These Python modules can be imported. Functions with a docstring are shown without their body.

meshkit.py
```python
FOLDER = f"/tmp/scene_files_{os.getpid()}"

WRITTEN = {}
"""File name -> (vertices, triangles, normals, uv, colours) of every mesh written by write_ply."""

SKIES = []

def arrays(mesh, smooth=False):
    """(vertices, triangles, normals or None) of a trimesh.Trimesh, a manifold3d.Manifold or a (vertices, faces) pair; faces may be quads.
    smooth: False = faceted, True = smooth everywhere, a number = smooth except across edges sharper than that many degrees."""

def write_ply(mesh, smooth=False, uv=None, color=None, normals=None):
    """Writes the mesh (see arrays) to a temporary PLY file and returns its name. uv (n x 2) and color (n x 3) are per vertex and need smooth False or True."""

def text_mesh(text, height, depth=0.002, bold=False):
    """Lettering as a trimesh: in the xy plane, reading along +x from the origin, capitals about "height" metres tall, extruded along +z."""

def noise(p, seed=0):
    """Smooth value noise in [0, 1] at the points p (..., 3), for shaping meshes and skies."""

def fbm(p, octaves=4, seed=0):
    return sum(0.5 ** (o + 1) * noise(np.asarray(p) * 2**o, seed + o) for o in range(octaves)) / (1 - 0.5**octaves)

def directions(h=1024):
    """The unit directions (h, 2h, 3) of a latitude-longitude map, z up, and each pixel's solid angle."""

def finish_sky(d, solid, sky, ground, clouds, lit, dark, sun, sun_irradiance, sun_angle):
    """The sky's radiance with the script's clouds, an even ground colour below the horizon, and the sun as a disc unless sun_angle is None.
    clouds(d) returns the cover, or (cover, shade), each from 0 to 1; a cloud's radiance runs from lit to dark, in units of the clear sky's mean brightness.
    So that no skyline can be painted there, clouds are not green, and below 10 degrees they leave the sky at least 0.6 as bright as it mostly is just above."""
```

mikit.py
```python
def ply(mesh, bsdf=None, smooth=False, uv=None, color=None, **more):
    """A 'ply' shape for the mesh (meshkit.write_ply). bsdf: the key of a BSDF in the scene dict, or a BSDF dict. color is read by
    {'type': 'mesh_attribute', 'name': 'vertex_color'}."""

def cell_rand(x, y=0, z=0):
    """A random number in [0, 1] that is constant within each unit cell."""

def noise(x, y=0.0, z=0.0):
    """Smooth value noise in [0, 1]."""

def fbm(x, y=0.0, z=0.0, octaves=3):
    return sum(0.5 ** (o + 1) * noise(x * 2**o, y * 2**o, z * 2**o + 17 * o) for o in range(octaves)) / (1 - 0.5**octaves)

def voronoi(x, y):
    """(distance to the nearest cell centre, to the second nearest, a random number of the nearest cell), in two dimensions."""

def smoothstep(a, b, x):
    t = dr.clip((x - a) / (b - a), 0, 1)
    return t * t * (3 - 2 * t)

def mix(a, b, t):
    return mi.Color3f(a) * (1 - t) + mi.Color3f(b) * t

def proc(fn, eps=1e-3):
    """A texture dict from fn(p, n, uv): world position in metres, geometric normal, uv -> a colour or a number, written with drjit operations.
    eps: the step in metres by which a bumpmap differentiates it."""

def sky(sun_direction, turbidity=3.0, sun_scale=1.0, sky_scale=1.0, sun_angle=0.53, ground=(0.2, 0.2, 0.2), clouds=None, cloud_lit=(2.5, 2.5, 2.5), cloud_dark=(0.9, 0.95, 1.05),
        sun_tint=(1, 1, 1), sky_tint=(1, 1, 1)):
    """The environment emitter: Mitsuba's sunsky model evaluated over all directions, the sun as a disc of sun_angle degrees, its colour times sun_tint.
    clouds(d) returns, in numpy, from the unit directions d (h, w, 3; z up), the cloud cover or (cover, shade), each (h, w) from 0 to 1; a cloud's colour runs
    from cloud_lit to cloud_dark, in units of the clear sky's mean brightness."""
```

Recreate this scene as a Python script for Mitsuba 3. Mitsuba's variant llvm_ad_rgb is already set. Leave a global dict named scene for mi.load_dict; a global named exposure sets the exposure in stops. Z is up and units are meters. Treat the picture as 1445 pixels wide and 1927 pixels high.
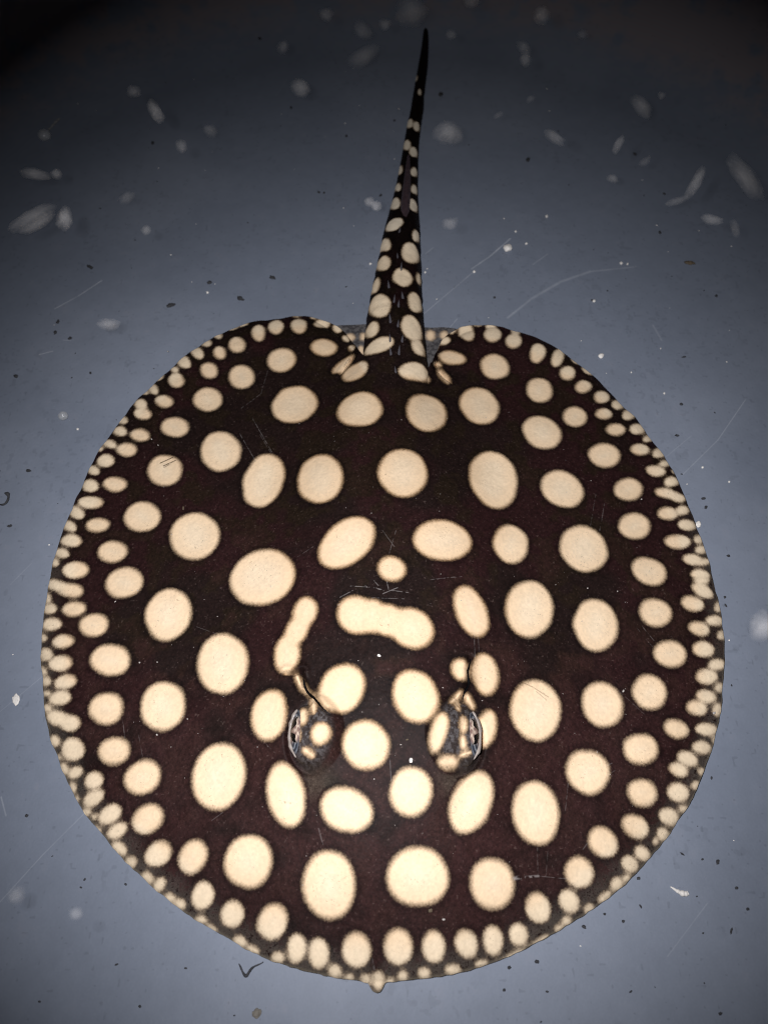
import math
import numpy as np
import drjit as dr
import trimesh
import mitsuba as mi
import mikit, meshkit
from mikit import noise, fbm, smoothstep, mix

T = mi.ScalarTransform4f
scene, labels = {}, {}

# ------------------------------------------------------------------ camera, light, exposure
H_CAM, PITCH = 0.216, math.radians(31)
AHEAD = np.array([0, math.sin(PITCH), -math.cos(PITCH)])
scene['camera'] = {'type': 'thinlens', 'fov': 2 * math.degrees(math.atan(963.5 / 1450)), 'fov_axis': 'y',
                   'to_world': T().look_at(origin=[0, 0, H_CAM], target=(np.array([0, 0, H_CAM]) + AHEAD).tolist(), up=[0, math.cos(PITCH), math.sin(PITCH)]),
                   'aperture_radius': 0.0008, 'focus_distance': 0.222, 'near_clip': 0.004, 'far_clip': 20.0}
# the flash of the camera, a few millimetres from the lens: its reflector throws a round cone that dies off towards the corners
FLASH = np.array([-0.013, 0.006, H_CAM + 0.002])
scene['flash'] = {'type': 'spot', 'to_world': T().look_at(origin=FLASH.tolist(), target=(np.array([0.002, -0.009, H_CAM - 0.0055]) + 0.25 * AHEAD).tolist(), up=[0, 1, 0]),
                  'intensity': {'type': 'rgb', 'value': [0.238, 0.234, 0.241]}, 'beam_width': 22.0, 'cutoff_angle': 41.2}
exposure = 0.0

# ------------------------------------------------------------------ measured shapes (millimetres on the tub floor, from above)
CX, CY = -0.00039, 0.08113
OUTLINE = [(-6.26,185.5),(-9.06,191.08),(-10.72,196.77),(-12.4,201.52),(-14.51,206.35),(-17.23,210.17),(-20.75,212.65),(-24.84,213.76),(-29.98,215.15),(-34.07,215.43),(-39.06,214.04),(-47.08,212.93),(-51.03,211.82),(-57.68,207.71),(-62.74,204.46),(-67.41,200.2),(-71.32,196.77),(-75.56,191.85),(-78.37,188.27),(-82.13,183.75),(-84.7,179.3),(-86.36,176.61),(-88.48,172.27),(-91.77,166.37),(-93.37,160.82),(-95.65,156.28),(-97.69,150.73),(-99.39,142.08),(-100.37,135.58),(-100.97,131.68),(-101.6,127.24),(-102.56,122.09),(-102.96,116.1),(-103.1,111.37),(-102.9,106.01),(-102.88,101.48),(-102.53,97.04),(-101.9,92.86),(-101.49,88.92),(-101.19,85.56),(-100.33,80.44),(-99.1,76.39),(-97.53,70.86),(-96.04,66.99),(-94.75,62.59),(-92.96,58.57),(-91.13,54.34),(-88.81,51.05),(-86.89,47.53),(-83.95,43.11),(-81.02,39.19),(-78.66,36.53),(-75.12,33.38),(-72.25,30.67),(-69.41,27.87),(-65.86,24.74),(-61.73,21.9),(-57.9,18.86),(-54.79,16.82),(-50.42,13.98),(-46.03,11.53),(-40.5,8.89),(-36.54,6.96),(-32.08,4.82),(-26.92,2.93),(-22.24,1.61),(-16.96,0.41),(-10.57,-0.68),(-6.26,-1.22),(-3.73,-1.65),(-3.21,-2.62),(-2.58,-3.37),(-1.7,-3.63),(-0.82,-3.37),(-0.31,-2.62),(0.19,-1.65),(4.24,-1.22),(10.58,-0.57),(15.92,0.08),(20.93,1.06),(26.12,2.49),(33.8,5.38),(39.48,7.86),(45.68,10.84),(48.9,12.46),(52.47,14.45),(55.35,16.11),(59.5,18.86),(63.66,22.14),(68.57,26.23),(74.03,31.31),(77.06,34.82),(79.57,37.59),(82.48,41.48),(84.67,45.17),(87.43,49.35),(90.19,54.05),(92.71,59.46),(94.57,63.79),(96.16,68.84),(97.88,75.12),(100.18,84.56),(100.88,89.77),(101.21,94.07),(101.25,100.77),(101.17,106.38),(101.11,110.63),(101.04,114.96),(100.28,120.14),(99.67,127.04),(98.53,132.5),(97.21,139.97),(95.64,146.58),(94.7,151.17),(92.84,155.84),(90.15,162.42),(87.73,167.77),(84.68,172.03),(82.38,176.61),(78.84,182.26),(75.41,186.51),(71.17,191.08),(66.9,195.99),(62.2,199.67),(56.5,203.93),(50.94,206.35),(44.95,209.07),(38.39,210.17),(34.17,210.44),(29.09,209.62),(24.74,206.9),(21.81,203.66),(20.27,199.67),(18.96,195.99),(17.66,192.11),(14.94,185.5)]
SPOTS = [(-96.87,138.42,3.5,2.25,151.03),(-88.06,138.03,4.5,3.03,163.52),(-71.87,142.37,7.27,5.63,125.79),(-95.12,131.43,4.59,2.62,167.56),(-99.38,127.93,3.77,2.02,138.37),(-100.65,122.9,3.46,1.68,142.11),(-90.88,122.52,4.25,2.83,165.52),(-76.49,124.44,6.8,5.44,144.85),(-98.55,117.4,4.09,2.33,163.64),(-83.89,112.39,5.19,3.92,162.23),(-101.09,113.2,3.4,1.72,153.41),(-102.52,110.19,2.48,1.43,135.4),(-94.6,106.87,4.48,2.88,173.1),(-78.18,101.28,6.42,5.19,158.12),(-100.41,102.05,4.09,1.75,158.37),(-97.09,100.77,2.79,1.75,155.39),(-94.46,99.85,3.96,2.48,170.61),(-102.23,98.24,2.16,1.32,131.5),(-100.47,94.55,2.9,1.84,152.32),(-92.48,93.78,3.96,2.69,170.88),(-85.11,88.15,4.89,3.66,165.88),(-98.47,89.19,3.49,2.02,168.7),(-62.72,89.86,8.46,7.06,109.62),(-58.14,115.62,9.32,7.59,125.65),(-100.6,85.45,1.9,1.23,141.49),(-93.63,83.49,3.61,2.26,174.72),(-78.13,77.18,6.46,4.72,161.8),(-98.51,79.94,2.84,1.87,152.57),(-92.91,77.04,3.76,2.47,177.44),(-98.46,75.18,1.77,1.2,145.42),(-97.05,72.2,2.25,1.45,154.71),(-90.44,71.45,3.57,2.36,1.45),(-95.75,68.59,1.72,0.98,163.34),(-90.94,66.79,3.5,2.26,175.72),(-94.12,63.99,1.82,1.22,157.58),(-76.84,63.36,5.38,4.44,159.17),(-60.36,63.13,7.22,6.38,132.55),(-90.63,61.18,3.44,2.07,161.45),(-86.31,59.48,3.17,2.27,167.54),(-90.43,55.13,1.88,1.49,138.73),(-84.57,52.61,3.8,2.9,154.67),(-72.8,51.71,4.68,3.75,168.4),(-88.59,50.76,1.07,0.78,162.52),(-86.42,47.74,1.99,1.37,132.87),(-82.9,46.52,2.31,1.67,11.14),(-77.21,44.42,2.71,2.33,164.58),(-82.92,42.87,1.61,1.27,137.7),(-63.76,44.9,5.18,4.46,9.62),(-76.38,40.03,3.07,2.15,20.17),(-81.34,40.21,0.94,0.82,155.36),(-77.88,36.81,1.74,1.13,171.52),(-75.35,35.53,0.77,0.7,150.22),(-71.36,36.01,3.12,2.42,22.59),(-61.04,34.61,4.39,3.71,11.43),(-74.06,32.28,1.36,1.06,170.76),(-68.77,31.9,2.74,1.98,30.04),(-67.77,27.58,2.37,1.53,151.6),(-57.25,26.45,3.54,3.13,18.33),(-48.02,25.41,4.15,3.99,64.11),(-64.26,24.45,1.92,1.51,2.16),(-59.46,20.87,1.75,1.36,164.69),(-56.16,19.13,1.98,1.67,41.74),(-53.04,16.17,1.56,1.23,166.13),(-50.55,14.96,1.69,1.33,166.67),(-44.71,11.56,1.56,1.18,178.86),(-33.6,24.19,6.4,5.99,164.42),(-44.7,16.95,3.12,3.03,95.14),(-41.91,9.84,1.47,0.87,154.55),(-36.97,12.83,3,2.98,95.18),(-26.9,11.14,3.98,3.83,67.7),(-34.89,6.96,1.89,1.41,168.41),(-31.65,5.39,1.85,0.96,160.98),(-25.4,3.7,1.6,1.38,0.29),(-20.87,5.44,3.14,2.48,85),(-15.45,4.33,3.35,2.58,95.21),(-13.3,18.7,7.53,6.7,104.29),(-11.59,0.73,1.58,1.55,84.35),(-61.82,204.72,2.72,1.72,114.81),(-65.99,201.14,3.46,1.81,122.74),(-68.56,196.08,4.34,2.13,123.48),(-59.94,194.9,3.47,2.37,109.83),(-72.9,191.7,4.23,2.22,128.33),(-62.99,186.75,4.26,3.24,119.35),(-75.98,188.45,2.27,1.42,133.4),(-74.59,182.99,4.06,2.92,122.29),(-81.24,185.7,1.84,1.69,95.64),(-82.73,180.14,4.02,1.77,126.18),(-85.32,178.5,1.88,1.29,133.26),(-77.22,173.03,3.79,2.7,141.54),(-61.64,172.77,6.22,5.14,123.34),(-85.46,172.1,3.28,2.17,129.58),(-83.76,167.46,3.62,2.5,146.35),(-91.36,166.17,3.12,1.86,133.81),(-90.71,160.36,3.1,2.08,140.11),(-83.19,158.19,3.95,2.85,150.2),(-71.38,160.76,5.74,4.32,145.29),(-93.56,155.35,3.69,1.7,145.95),(-86.73,152.05,3.93,2.77,156.03),(-96.52,153.71,1.64,1.07,137.51),(-93.26,148.02,3.64,2.54,148.54),(-96.98,144.66,3.24,1.77,141.88),(-53.98,148.65,9.16,6.75,113.09),(-54.05,198.79,4.15,3.17,113.78),(-56.79,208.52,1.68,1.38,15.05),(-53.19,210.99,2.38,1.48,39.15),(-46.73,204.95,4.9,2.68,99.89),(-40.44,208.48,4.53,2.99,101.34),(-31.84,209.02,4.9,3.2,96.54),(-33.22,215.99,2.12,1.12,179.13),(-27.02,214.59,1.3,0.98,177.62),(-23.43,211.54,3.48,2.74,57.91),(-17.67,209.36,2.54,1.86,112.6),(-14.23,202.96,2.67,1.3,118.64),(-11.77,195.71,2.1,1.11,107.91),(-21.85,197.31,4.98,4.69,169.07),(-36.95,190.64,6.14,5.37,95.06),(-50.67,182.98,6.17,4.73,114.18),(-14.43,187.59,5.57,2.73,49.66),(-10.15,180.89,5,4.67,83.32),(-30.66,168.18,9.33,8.06,91.44),(-8.2,160.87,8.71,7.74,95.57),(-19.86,131.93,10.64,7.32,103.3),(-38.2,135,11.07,6.98,88.97),(25.69,207.7,1.69,1.21,51.56),(30.88,206.88,6.06,2.97,97.05),(35.54,210.71,1.7,0.83,0.63),(40.38,204.55,4.96,3.17,79.3),(40.13,209.61,2.22,1.88,76.87),(47.82,201.09,4.35,3.12,72.06),(49.39,206.88,3.71,1.77,80.86),(56.09,195.12,5.17,2.91,73.81),(63.47,193.6,5.26,2.22,67.87),(22.67,202.83,2.48,1.86,41.46),(18.76,199.56,3.39,1.4,67.18),(24.8,192.85,5.54,3.61,152.05),(39.86,187.83,6.41,5.4,87.95),(19.46,190,2.08,1.2,134.24),(21.22,183.35,5.05,1.68,113.14),(32.73,168.14,9.24,7.11,89.95),(14.19,161.78,10.11,7.09,82.34),(54.84,177.01,6.23,4.92,75.08),(66.14,186.12,3.71,2.79,61.69),(53.26,156.87,7.62,6.85,82.78),(34.61,135.19,12.08,8.15,85.05),(5.83,132.97,9.95,7.87,90.81),(70.17,193.1,2.02,1.77,118.7),(73.86,188.48,2.51,1.81,128.23),(70.87,179.83,3.64,2.97,40.24),(77.25,175.83,3.71,2.63,51.18),(82.7,172.93,3.13,2.18,46.23),(76.4,167.54,3.26,2.65,31.22),(85.52,168.21,3.56,2.12,48.7),(65.76,165.2,5.36,4.27,57.3),(79.37,160.5,3.72,2.88,26.77),(87.51,161.84,3.42,2.27,31.72),(90.8,158.46,2.84,1.5,44.72),(86.58,152.56,3.58,2.65,16.36),(93.23,151.72,3.57,1.8,38.98),(73.61,148.89,6.07,4.93,30.94),(94.36,147.26,2.66,1.52,28.42),(90.26,143.74,3.42,2.46,5.4),(96.64,143.87,1.26,0.96,49.9),(94.62,139.35,2.91,2,22.58),(79.29,135.45,5.65,4.36,37.3),(56.87,133.55,7.44,7.16,72.75),(91.57,134.84,3.46,2.3,176.37),(94.3,133.7,2.07,1.65,2.85),(96.29,133.21,2.41,1.77,12.63),(90.84,126.92,3.74,2.53,8.63),(96.34,128.6,2.67,1.7,26.9),(96.76,123.17,3.21,2.14,10.55),(78.89,121.53,5.99,4.59,32.96),(92.1,116.77,4.35,2.65,6.09),(99.6,118.2,2.34,1.51,38.04),(99.61,114.48,2.58,1.56,25.22),(95.69,110.46,3.29,2.26,0.76),(99.65,110.1,2.75,1.26,19.44),(97.22,105.45,3.34,1.87,5.7),(97.29,103.46,2.56,1.5,15.42),(96.71,100.16,3.55,2.54,158.14),(80.58,105.41,5.79,5.05,6.76),(92.39,95.41,3.82,2.71,3.68),(100.72,95.21,2.44,1.47,46.41),(80.05,91.85,5.33,4.48,20.43),(98.5,90.32,3.19,1.73,9.3),(92.7,87.44,3.48,2.49,177.75),(99.75,85.94,2.24,1.4,34.87),(60.86,111.68,8.62,7.66,63.12),(60.99,86.5,8.49,6.73,65.27),(92.67,81.06,3.54,2.49,14.73),(95.95,76.73,2.95,1.76,18.46),(82.13,79.24,5.18,4.21,19.36),(91.95,72.97,3.62,2.28,8.76),(73.99,67.66,5.54,4.79,40.72),(95.44,69.97,1.94,1.4,35.21),(90.61,67.25,3.2,2.15,0.54),(87.22,63.94,3.23,2.33,2.95),(93.47,63.71,2.09,1.55,52.14),(89.13,58.11,3.56,1.83,6.7),(80.15,57.94,3.64,2.91,176.15),(90.9,55.7,1.16,0.95,57.93),(86.62,53.17,2.8,1.81,5.66),(68.95,52.12,5.01,4.14,16.39),(81.98,50.03,3.04,2.11,172.12),(59.69,63.56,6.5,6.04,48.33),(78.57,47.03,2.77,2.11,179.96),(85.18,46.75,1.34,1.08,26.02),(67.82,41.09,4.21,3.58,3.65),(82.86,43.16,1.52,1.25,27.72),(77.63,41.26,3.15,2.44,175.7),(53.53,45.8,6.28,5.58,26.38),(74.53,35.47,2.82,2.2,171.39),(78.75,37.37,1.44,1.01,10.98),(72.24,31.26,2.06,1.71,17.82),(69.77,29.43,0.93,0.85,43.21),(64.68,32.91,3.63,3.15,163.22),(55.66,28.98,3.96,3.81,169.38),(65.91,26.5,2.22,1.81,153.65),(62.02,23.86,2.45,2.13,170.34),(60.65,20.63,1.3,0.95,21.58),(58.08,19.27,1.77,1.6,15.2),(54.81,16.64,2.07,1.14,29.85),(48.81,22.06,3.8,3.76,16.45),(26.48,19.16,5.79,5.55,18.29),(37.72,14.21,3.53,3.25,108.11),(45.54,15.68,2.81,2.48,111.8),(50.6,13.92,1.59,1.29,1.39),(44.64,11.21,1.4,1.18,2.15),(42.55,9.72,1.34,0.81,25.48),(19.6,6.32,3.03,2.77,103.9),(26.12,7.23,3.16,2.51,90.12),(32.49,8.39,2.62,2.41,98.44),(23.18,2.49,1.58,0.94,10.64),(16.2,1.06,1.95,1.26,179.69),(30.86,4.17,3.29,0.56,20.32),(37.61,7.1,2.5,0.63,27.04),(8.16,20.45,7.73,6.48,2.11),(-6.41,5.19,3.72,3.49,93.35),(3.36,5.74,3.94,3.56,88.91),(11.89,5.97,3.51,2.87,98.43),(-1.46,-1,2.02,1.48,89.71),(-4.24,-0.79,1.42,1.15,0.54),(-8.42,-0.46,1.3,0.93,0.53),(4.49,-0.46,1.29,1.26,176.18),(1.33,-1.11,1.17,0.71,179.94),(9.31,0.41,1.55,1.37,179.33),(2.17,97.96,4.31,4.18,105.14),(-7.3,83.95,6.17,5.3,126.57),(-3.24,83.41,5.15,4.33,92.69),(1.08,82.16,5.13,4.87,131.27),(7.37,80.11,6.57,5.85,146.15),(24.11,86.55,7.88,5.06,103.56),(-21.77,85.66,4.65,3.74,91.35),(-23.71,80.39,4.84,3.49,78.03),(-25.99,73.97,5.79,3.75,93.03),(20.04,68.91,3.38,2.7,91.9),(26.84,68.44,6.03,3.87,87.89),(-10.96,63.41,7.1,5.98,52.8),(8.16,61.43,7.23,6.14,113.07),(-4.62,49.52,6.1,5.99,127.6),(-29.95,58.1,6.64,5.14,92.51),(6.64,38.73,5.82,5.35,69.07),(-24.6,38.72,7.91,4.95,108.24),(-9.09,34.82,6.94,4.98,162.52),(21.81,36.91,7.97,5.12,56.33),(26.31,54.39,5.03,2.76,72.77),(-10.65,106.88,9.82,7,48.74),(16.92,108.34,9,7.12,12.19),(37.82,110.52,7.25,5.47,72.86),(-35.03,98.69,10.42,9.12,150.37),(-44.5,73.62,9.23,7.3,116.36),(41.38,89.52,9.55,7.11,69.07),(40.33,60.48,8.44,7.13,62.7),(-42.68,44.06,8.22,7.4,94.43),(38.45,35.31,7.6,6.43,85.17),(15.96,45.08,2.71,1.65,0.17),(18.41,61.1,2.75,1,47.28),(21.92,60.54,2.61,1.32,118.01),(20.11,46.66,1.96,0.84,16.81),(-22.47,66.08,2.53,1.03,117.59),(-20.63,63.55,1.92,1.07,131.18),(-18.06,59.3,3.39,1.31,99.02),(-20.45,56.01,2.66,1.67,95.5),(-15.73,51.34,3.02,2.78,74.52),(-18.61,47.3,2.09,1.15,154.89),(-21.52,51.41,1.83,1.11,94.75),(13.7,51.92,5.1,2.43,76.83),(18.6,58.7,1.99,1.06,97.36),(19.81,53.66,2.5,1.53,85.15),(19.65,49.16,1.92,1.12,95.36),(10.84,180.47,6.04,4,21.54),(4.14,256.84,3.93,3.52,80.27),(12.79,251.89,3.82,1.57,81.21),(0.31,246.5,4.86,2.18,104.53),(10.22,240.54,6.12,3.65,80.88),(-0.31,235.26,4.53,2.82,101.43),(6.93,225.92,4.91,3.98,82.07),(13.35,228.79,3.19,1.16,84.69),(-3.33,224.46,4.35,2.03,89.42),(-1.47,212.21,6.52,4.12,101.6),(11.58,214.76,5.25,2.87,86.08),(10.11,201.1,6.31,3.98,95.33),(-4.35,201.22,4.14,2.63,96.14),(-1.61,192.22,5.48,3.72,16.09),(12.07,192.3,3.85,2.56,92.47),(11.81,334.54,4.01,1.58,94.52),(14.91,331.78,3.6,1.52,85.97),(10.08,317.49,4.31,1.79,94.52),(13.04,311.84,3.92,1.91,82.01),(7.04,299.52,3.91,1.08,93.49),(12.95,296.8,3.6,1.49,80.28),(5.74,285.69,3.86,1.34,100.08),(12.67,284.24,3.56,1.39,81.85),(4.5,273.19,5.35,2.14,96.8),(11.93,271.83,4.63,2.01,87.52),(15.63,373.57,2.66,0.8,92.24),(17.07,359.9,2.67,0.91,86.93)]
FIN_SPOTS = [(-12.88,206.05,2.31,2.17,100.21),(-7.89,206.32,2.31,1.48,91.23),(-8.58,199.37,2.92,1.56,91.16),(17.51,207.13,2.86,2.08,86.53),(22.71,207.13,2.32,1.98,82.47)]
TAIL = [(21.56,419.15,0.55),(21.47,416.16,1.37),(21.09,408.06,1.7),(20.38,398.67,2.01),(19.24,386.16,2.37),(17.95,374.35,2.53),(16.96,365.21,2.62),(16.23,358.54,2.66),(15.99,353.89,2.9),(15.34,347.36,2.99),(13.87,336.69,3.19),(12.38,322.41,3.37),(11.38,310.4,3.72),(9.77,290.94,4.63),(8.66,277.71,5.53),(7.64,264.8,6.66),(7.06,257.71,7.28),(6.23,245.13,8.02),(5.33,233.06,8.94),(4.56,221.47,9.73),(4.02,210.34,10.38),(3.8,199.63,10.92),(3.75,191.86,11.34),(3.79,184.31,11.84),(3.81,174.57,11.72)]
FINS = [[(-21.69,211.42),(-16.67,212.53),(-11.02,212.81),(-6.17,213.08),(-4.48,203.82),(-4.37,190.72),(-9.82,190.72),(-16.11,193.29),(-21.29,201.15)], [(13.62,211.42),(18.05,211.15),(22.69,211.42),(26.7,210.87),(30.01,208.68),(29.08,198.5),(23.81,190.72),(17.9,188.18),(12.34,190.72)]]
CREASES = [[(-9.7,192.07),(-11.76,188.87),(-13.78,185.87),(-15.57,182.57)], [(15.96,199.25),(17.52,193.76),(19.17,187.86),(21.58,183.01),(24.38,179.27)], [(23,72.84),(22.22,69.26),(22.34,65.99),(21.06,63.36),(20.22,60.41)], [(-26.09,68.57),(-23.44,68.01),(-21.73,68.57)], [(-21.72,68.29),(-21,65.4),(-19.76,63.07),(-17.98,61.03),(-15.94,58.51),(-13.67,56.3)]]
MARKS = [(-12.1,89.26,-8.61,91.19,0.15,0.5),(-9.23,92.53,-3.32,92.06,0.15,0.6),(-5.09,92.57,-0.07,91.09,0.18,0.8),(-0.95,89.78,3.76,91.91,0.15,0.6),(1.84,91.08,6.68,90.5,0.15,0.5),(-13.06,86.75,-12.04,87.16,0.22,0.8),(-2.74,94.04,-0.96,91.74,0.15,0.5),(0.81,93.74,1.25,91.41,0.15,0.5),(13.03,94.82,21.96,96.87,0.15,0.35),(-3.29,88.8,5.48,88.53,0.11,0.4),(3.48,110.68,1.59,103.4,0.12,0.35),(-0.39,110.71,2.97,105.17,0.12,0.3),(31.92,20.31,33.57,20.69,0.41,0.9),(34.94,20.73,38.24,21.03,0.27,0.75),(38.24,21.03,46.19,20.48,0.1,0.35),(38.36,27.3,38.13,21.5,0.14,0.22),(41.12,26.91,40.16,20.96,0.11,0.18),(1.27,49.26,1.78,41.23,0.13,0.35),(-49.1,167.53,-42.9,174.33,0.14,0.3),(-42.9,174.33,-41.53,185.71,0.11,0.25),(-48.76,156.4,-41.62,143.09,0.14,0.4),(-44.87,162.68,-36.67,146.76,0.14,0.4),(-41.33,154.63,-34.88,142.42,0.11,0.25),(70.26,128.86,67.03,118.56,0.14,0.3),(68.05,132.77,64.35,120.25,0.11,0.2),(74.69,87.91,78.42,82.16,0.13,0.35),(73.22,86.97,77.47,80.5,0.1,0.25),(54.99,45.6,60.47,48.23,0.11,0.35),(56.25,43.69,61.78,46.81,0.09,0.25),(47.81,42.67,46.33,35.65,0.11,0.3),(24.72,86.64,24.31,72.68,0.16,0.25),(25.64,81.98,25.55,71.35,0.12,0.2),(23.59,93.05,26.81,83.72,0.12,0.2),(-71.75,60.78,-70.07,54.77,0.12,0.35),(-66.47,56.27,-64.41,49.99,0.09,0.25),(63.23,69.07,71.43,61.51,0.09,0.2),(-15.99,30.74,-14.86,27.23,0.17,0.3),(-2.85,3.23,-2.09,0.3,0.25,0.3),(50.26,27.15,51.84,29.02,0.14,0.3),(-53.59,85.32,-46.87,82.25,0.1,0.2),(-25,103.5,-20.43,106.35,0.1,0.2),(-33.62,54.04,-27.55,48.37,0.09,0.2),(-43.75,33.69,-41.02,35.42,0.11,0.25)]
DARK_MARKS = [(-74.03,145.49,-70.16,147.54,0.24,0.9),(-72.72,144.23,-69.01,146.07,0.24,0.9),(-72.42,143.54,-70.46,144.88,0.19,0.7),(37.64,67.33,40.42,66.32,0.19,0.45),(39.84,66.55,44.17,64.23,0.19,0.4),(40.94,65.36,43.48,63.45,0.15,0.35)]
SCRATCHES = [(-127.73,221.94,-119.71,229.19,0.21,0.5),(-120.07,228.9,-112.5,237.53,0.31,0.6),(35.28,244.24,44.01,252.38,0.32,0.55),(43.31,251.74,52.46,262.37,0.33,0.65),(15.52,219.38,35.81,242.39,0.21,0.35),(16.86,253.01,20.25,256.85,0.22,0.4),(60.18,246.72,66.9,253.01,0.22,0.3),(47.62,217.12,57.85,227.44,0.51,0.3),(57.85,227.44,70.44,236.92,0.63,0.32),(70.44,236.92,82.88,242.7,0.64,0.28),(82.88,242.7,101.53,245.48,0.43,0.22),(100.74,144.72,115.54,158.89,0.18,0.3),(115.54,158.89,129.43,176.79,0.18,0.35),(-96.26,15.62,-88.07,26.41,0.13,0.25),(-88.07,26.41,-76.87,39.44,0.14,0.2),(-108.62,63.75,-97.71,75.45,0.11,0.2),(68.72,3.84,80.89,15.38,0.13,0.18),(24.85,211.54,28.13,216.55,0.2,0.4),(-128.29,198.32,-123.69,199.91,0.2,0.5),(-102.3,40.8,-99.83,36.1,0.21,0.35),(102.83,213.2,104.66,205.53,0.41,0.2),(93.56,149.51,106.71,160.72,0.14,0.2),(-120.92,205.53,-118.05,205.26,0.15,0.4),(-47.85,378.6,-52.11,365.01,0.2,0.2),(-115.55,103.59,-110.71,110.97,0.12,0.2)]
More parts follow.
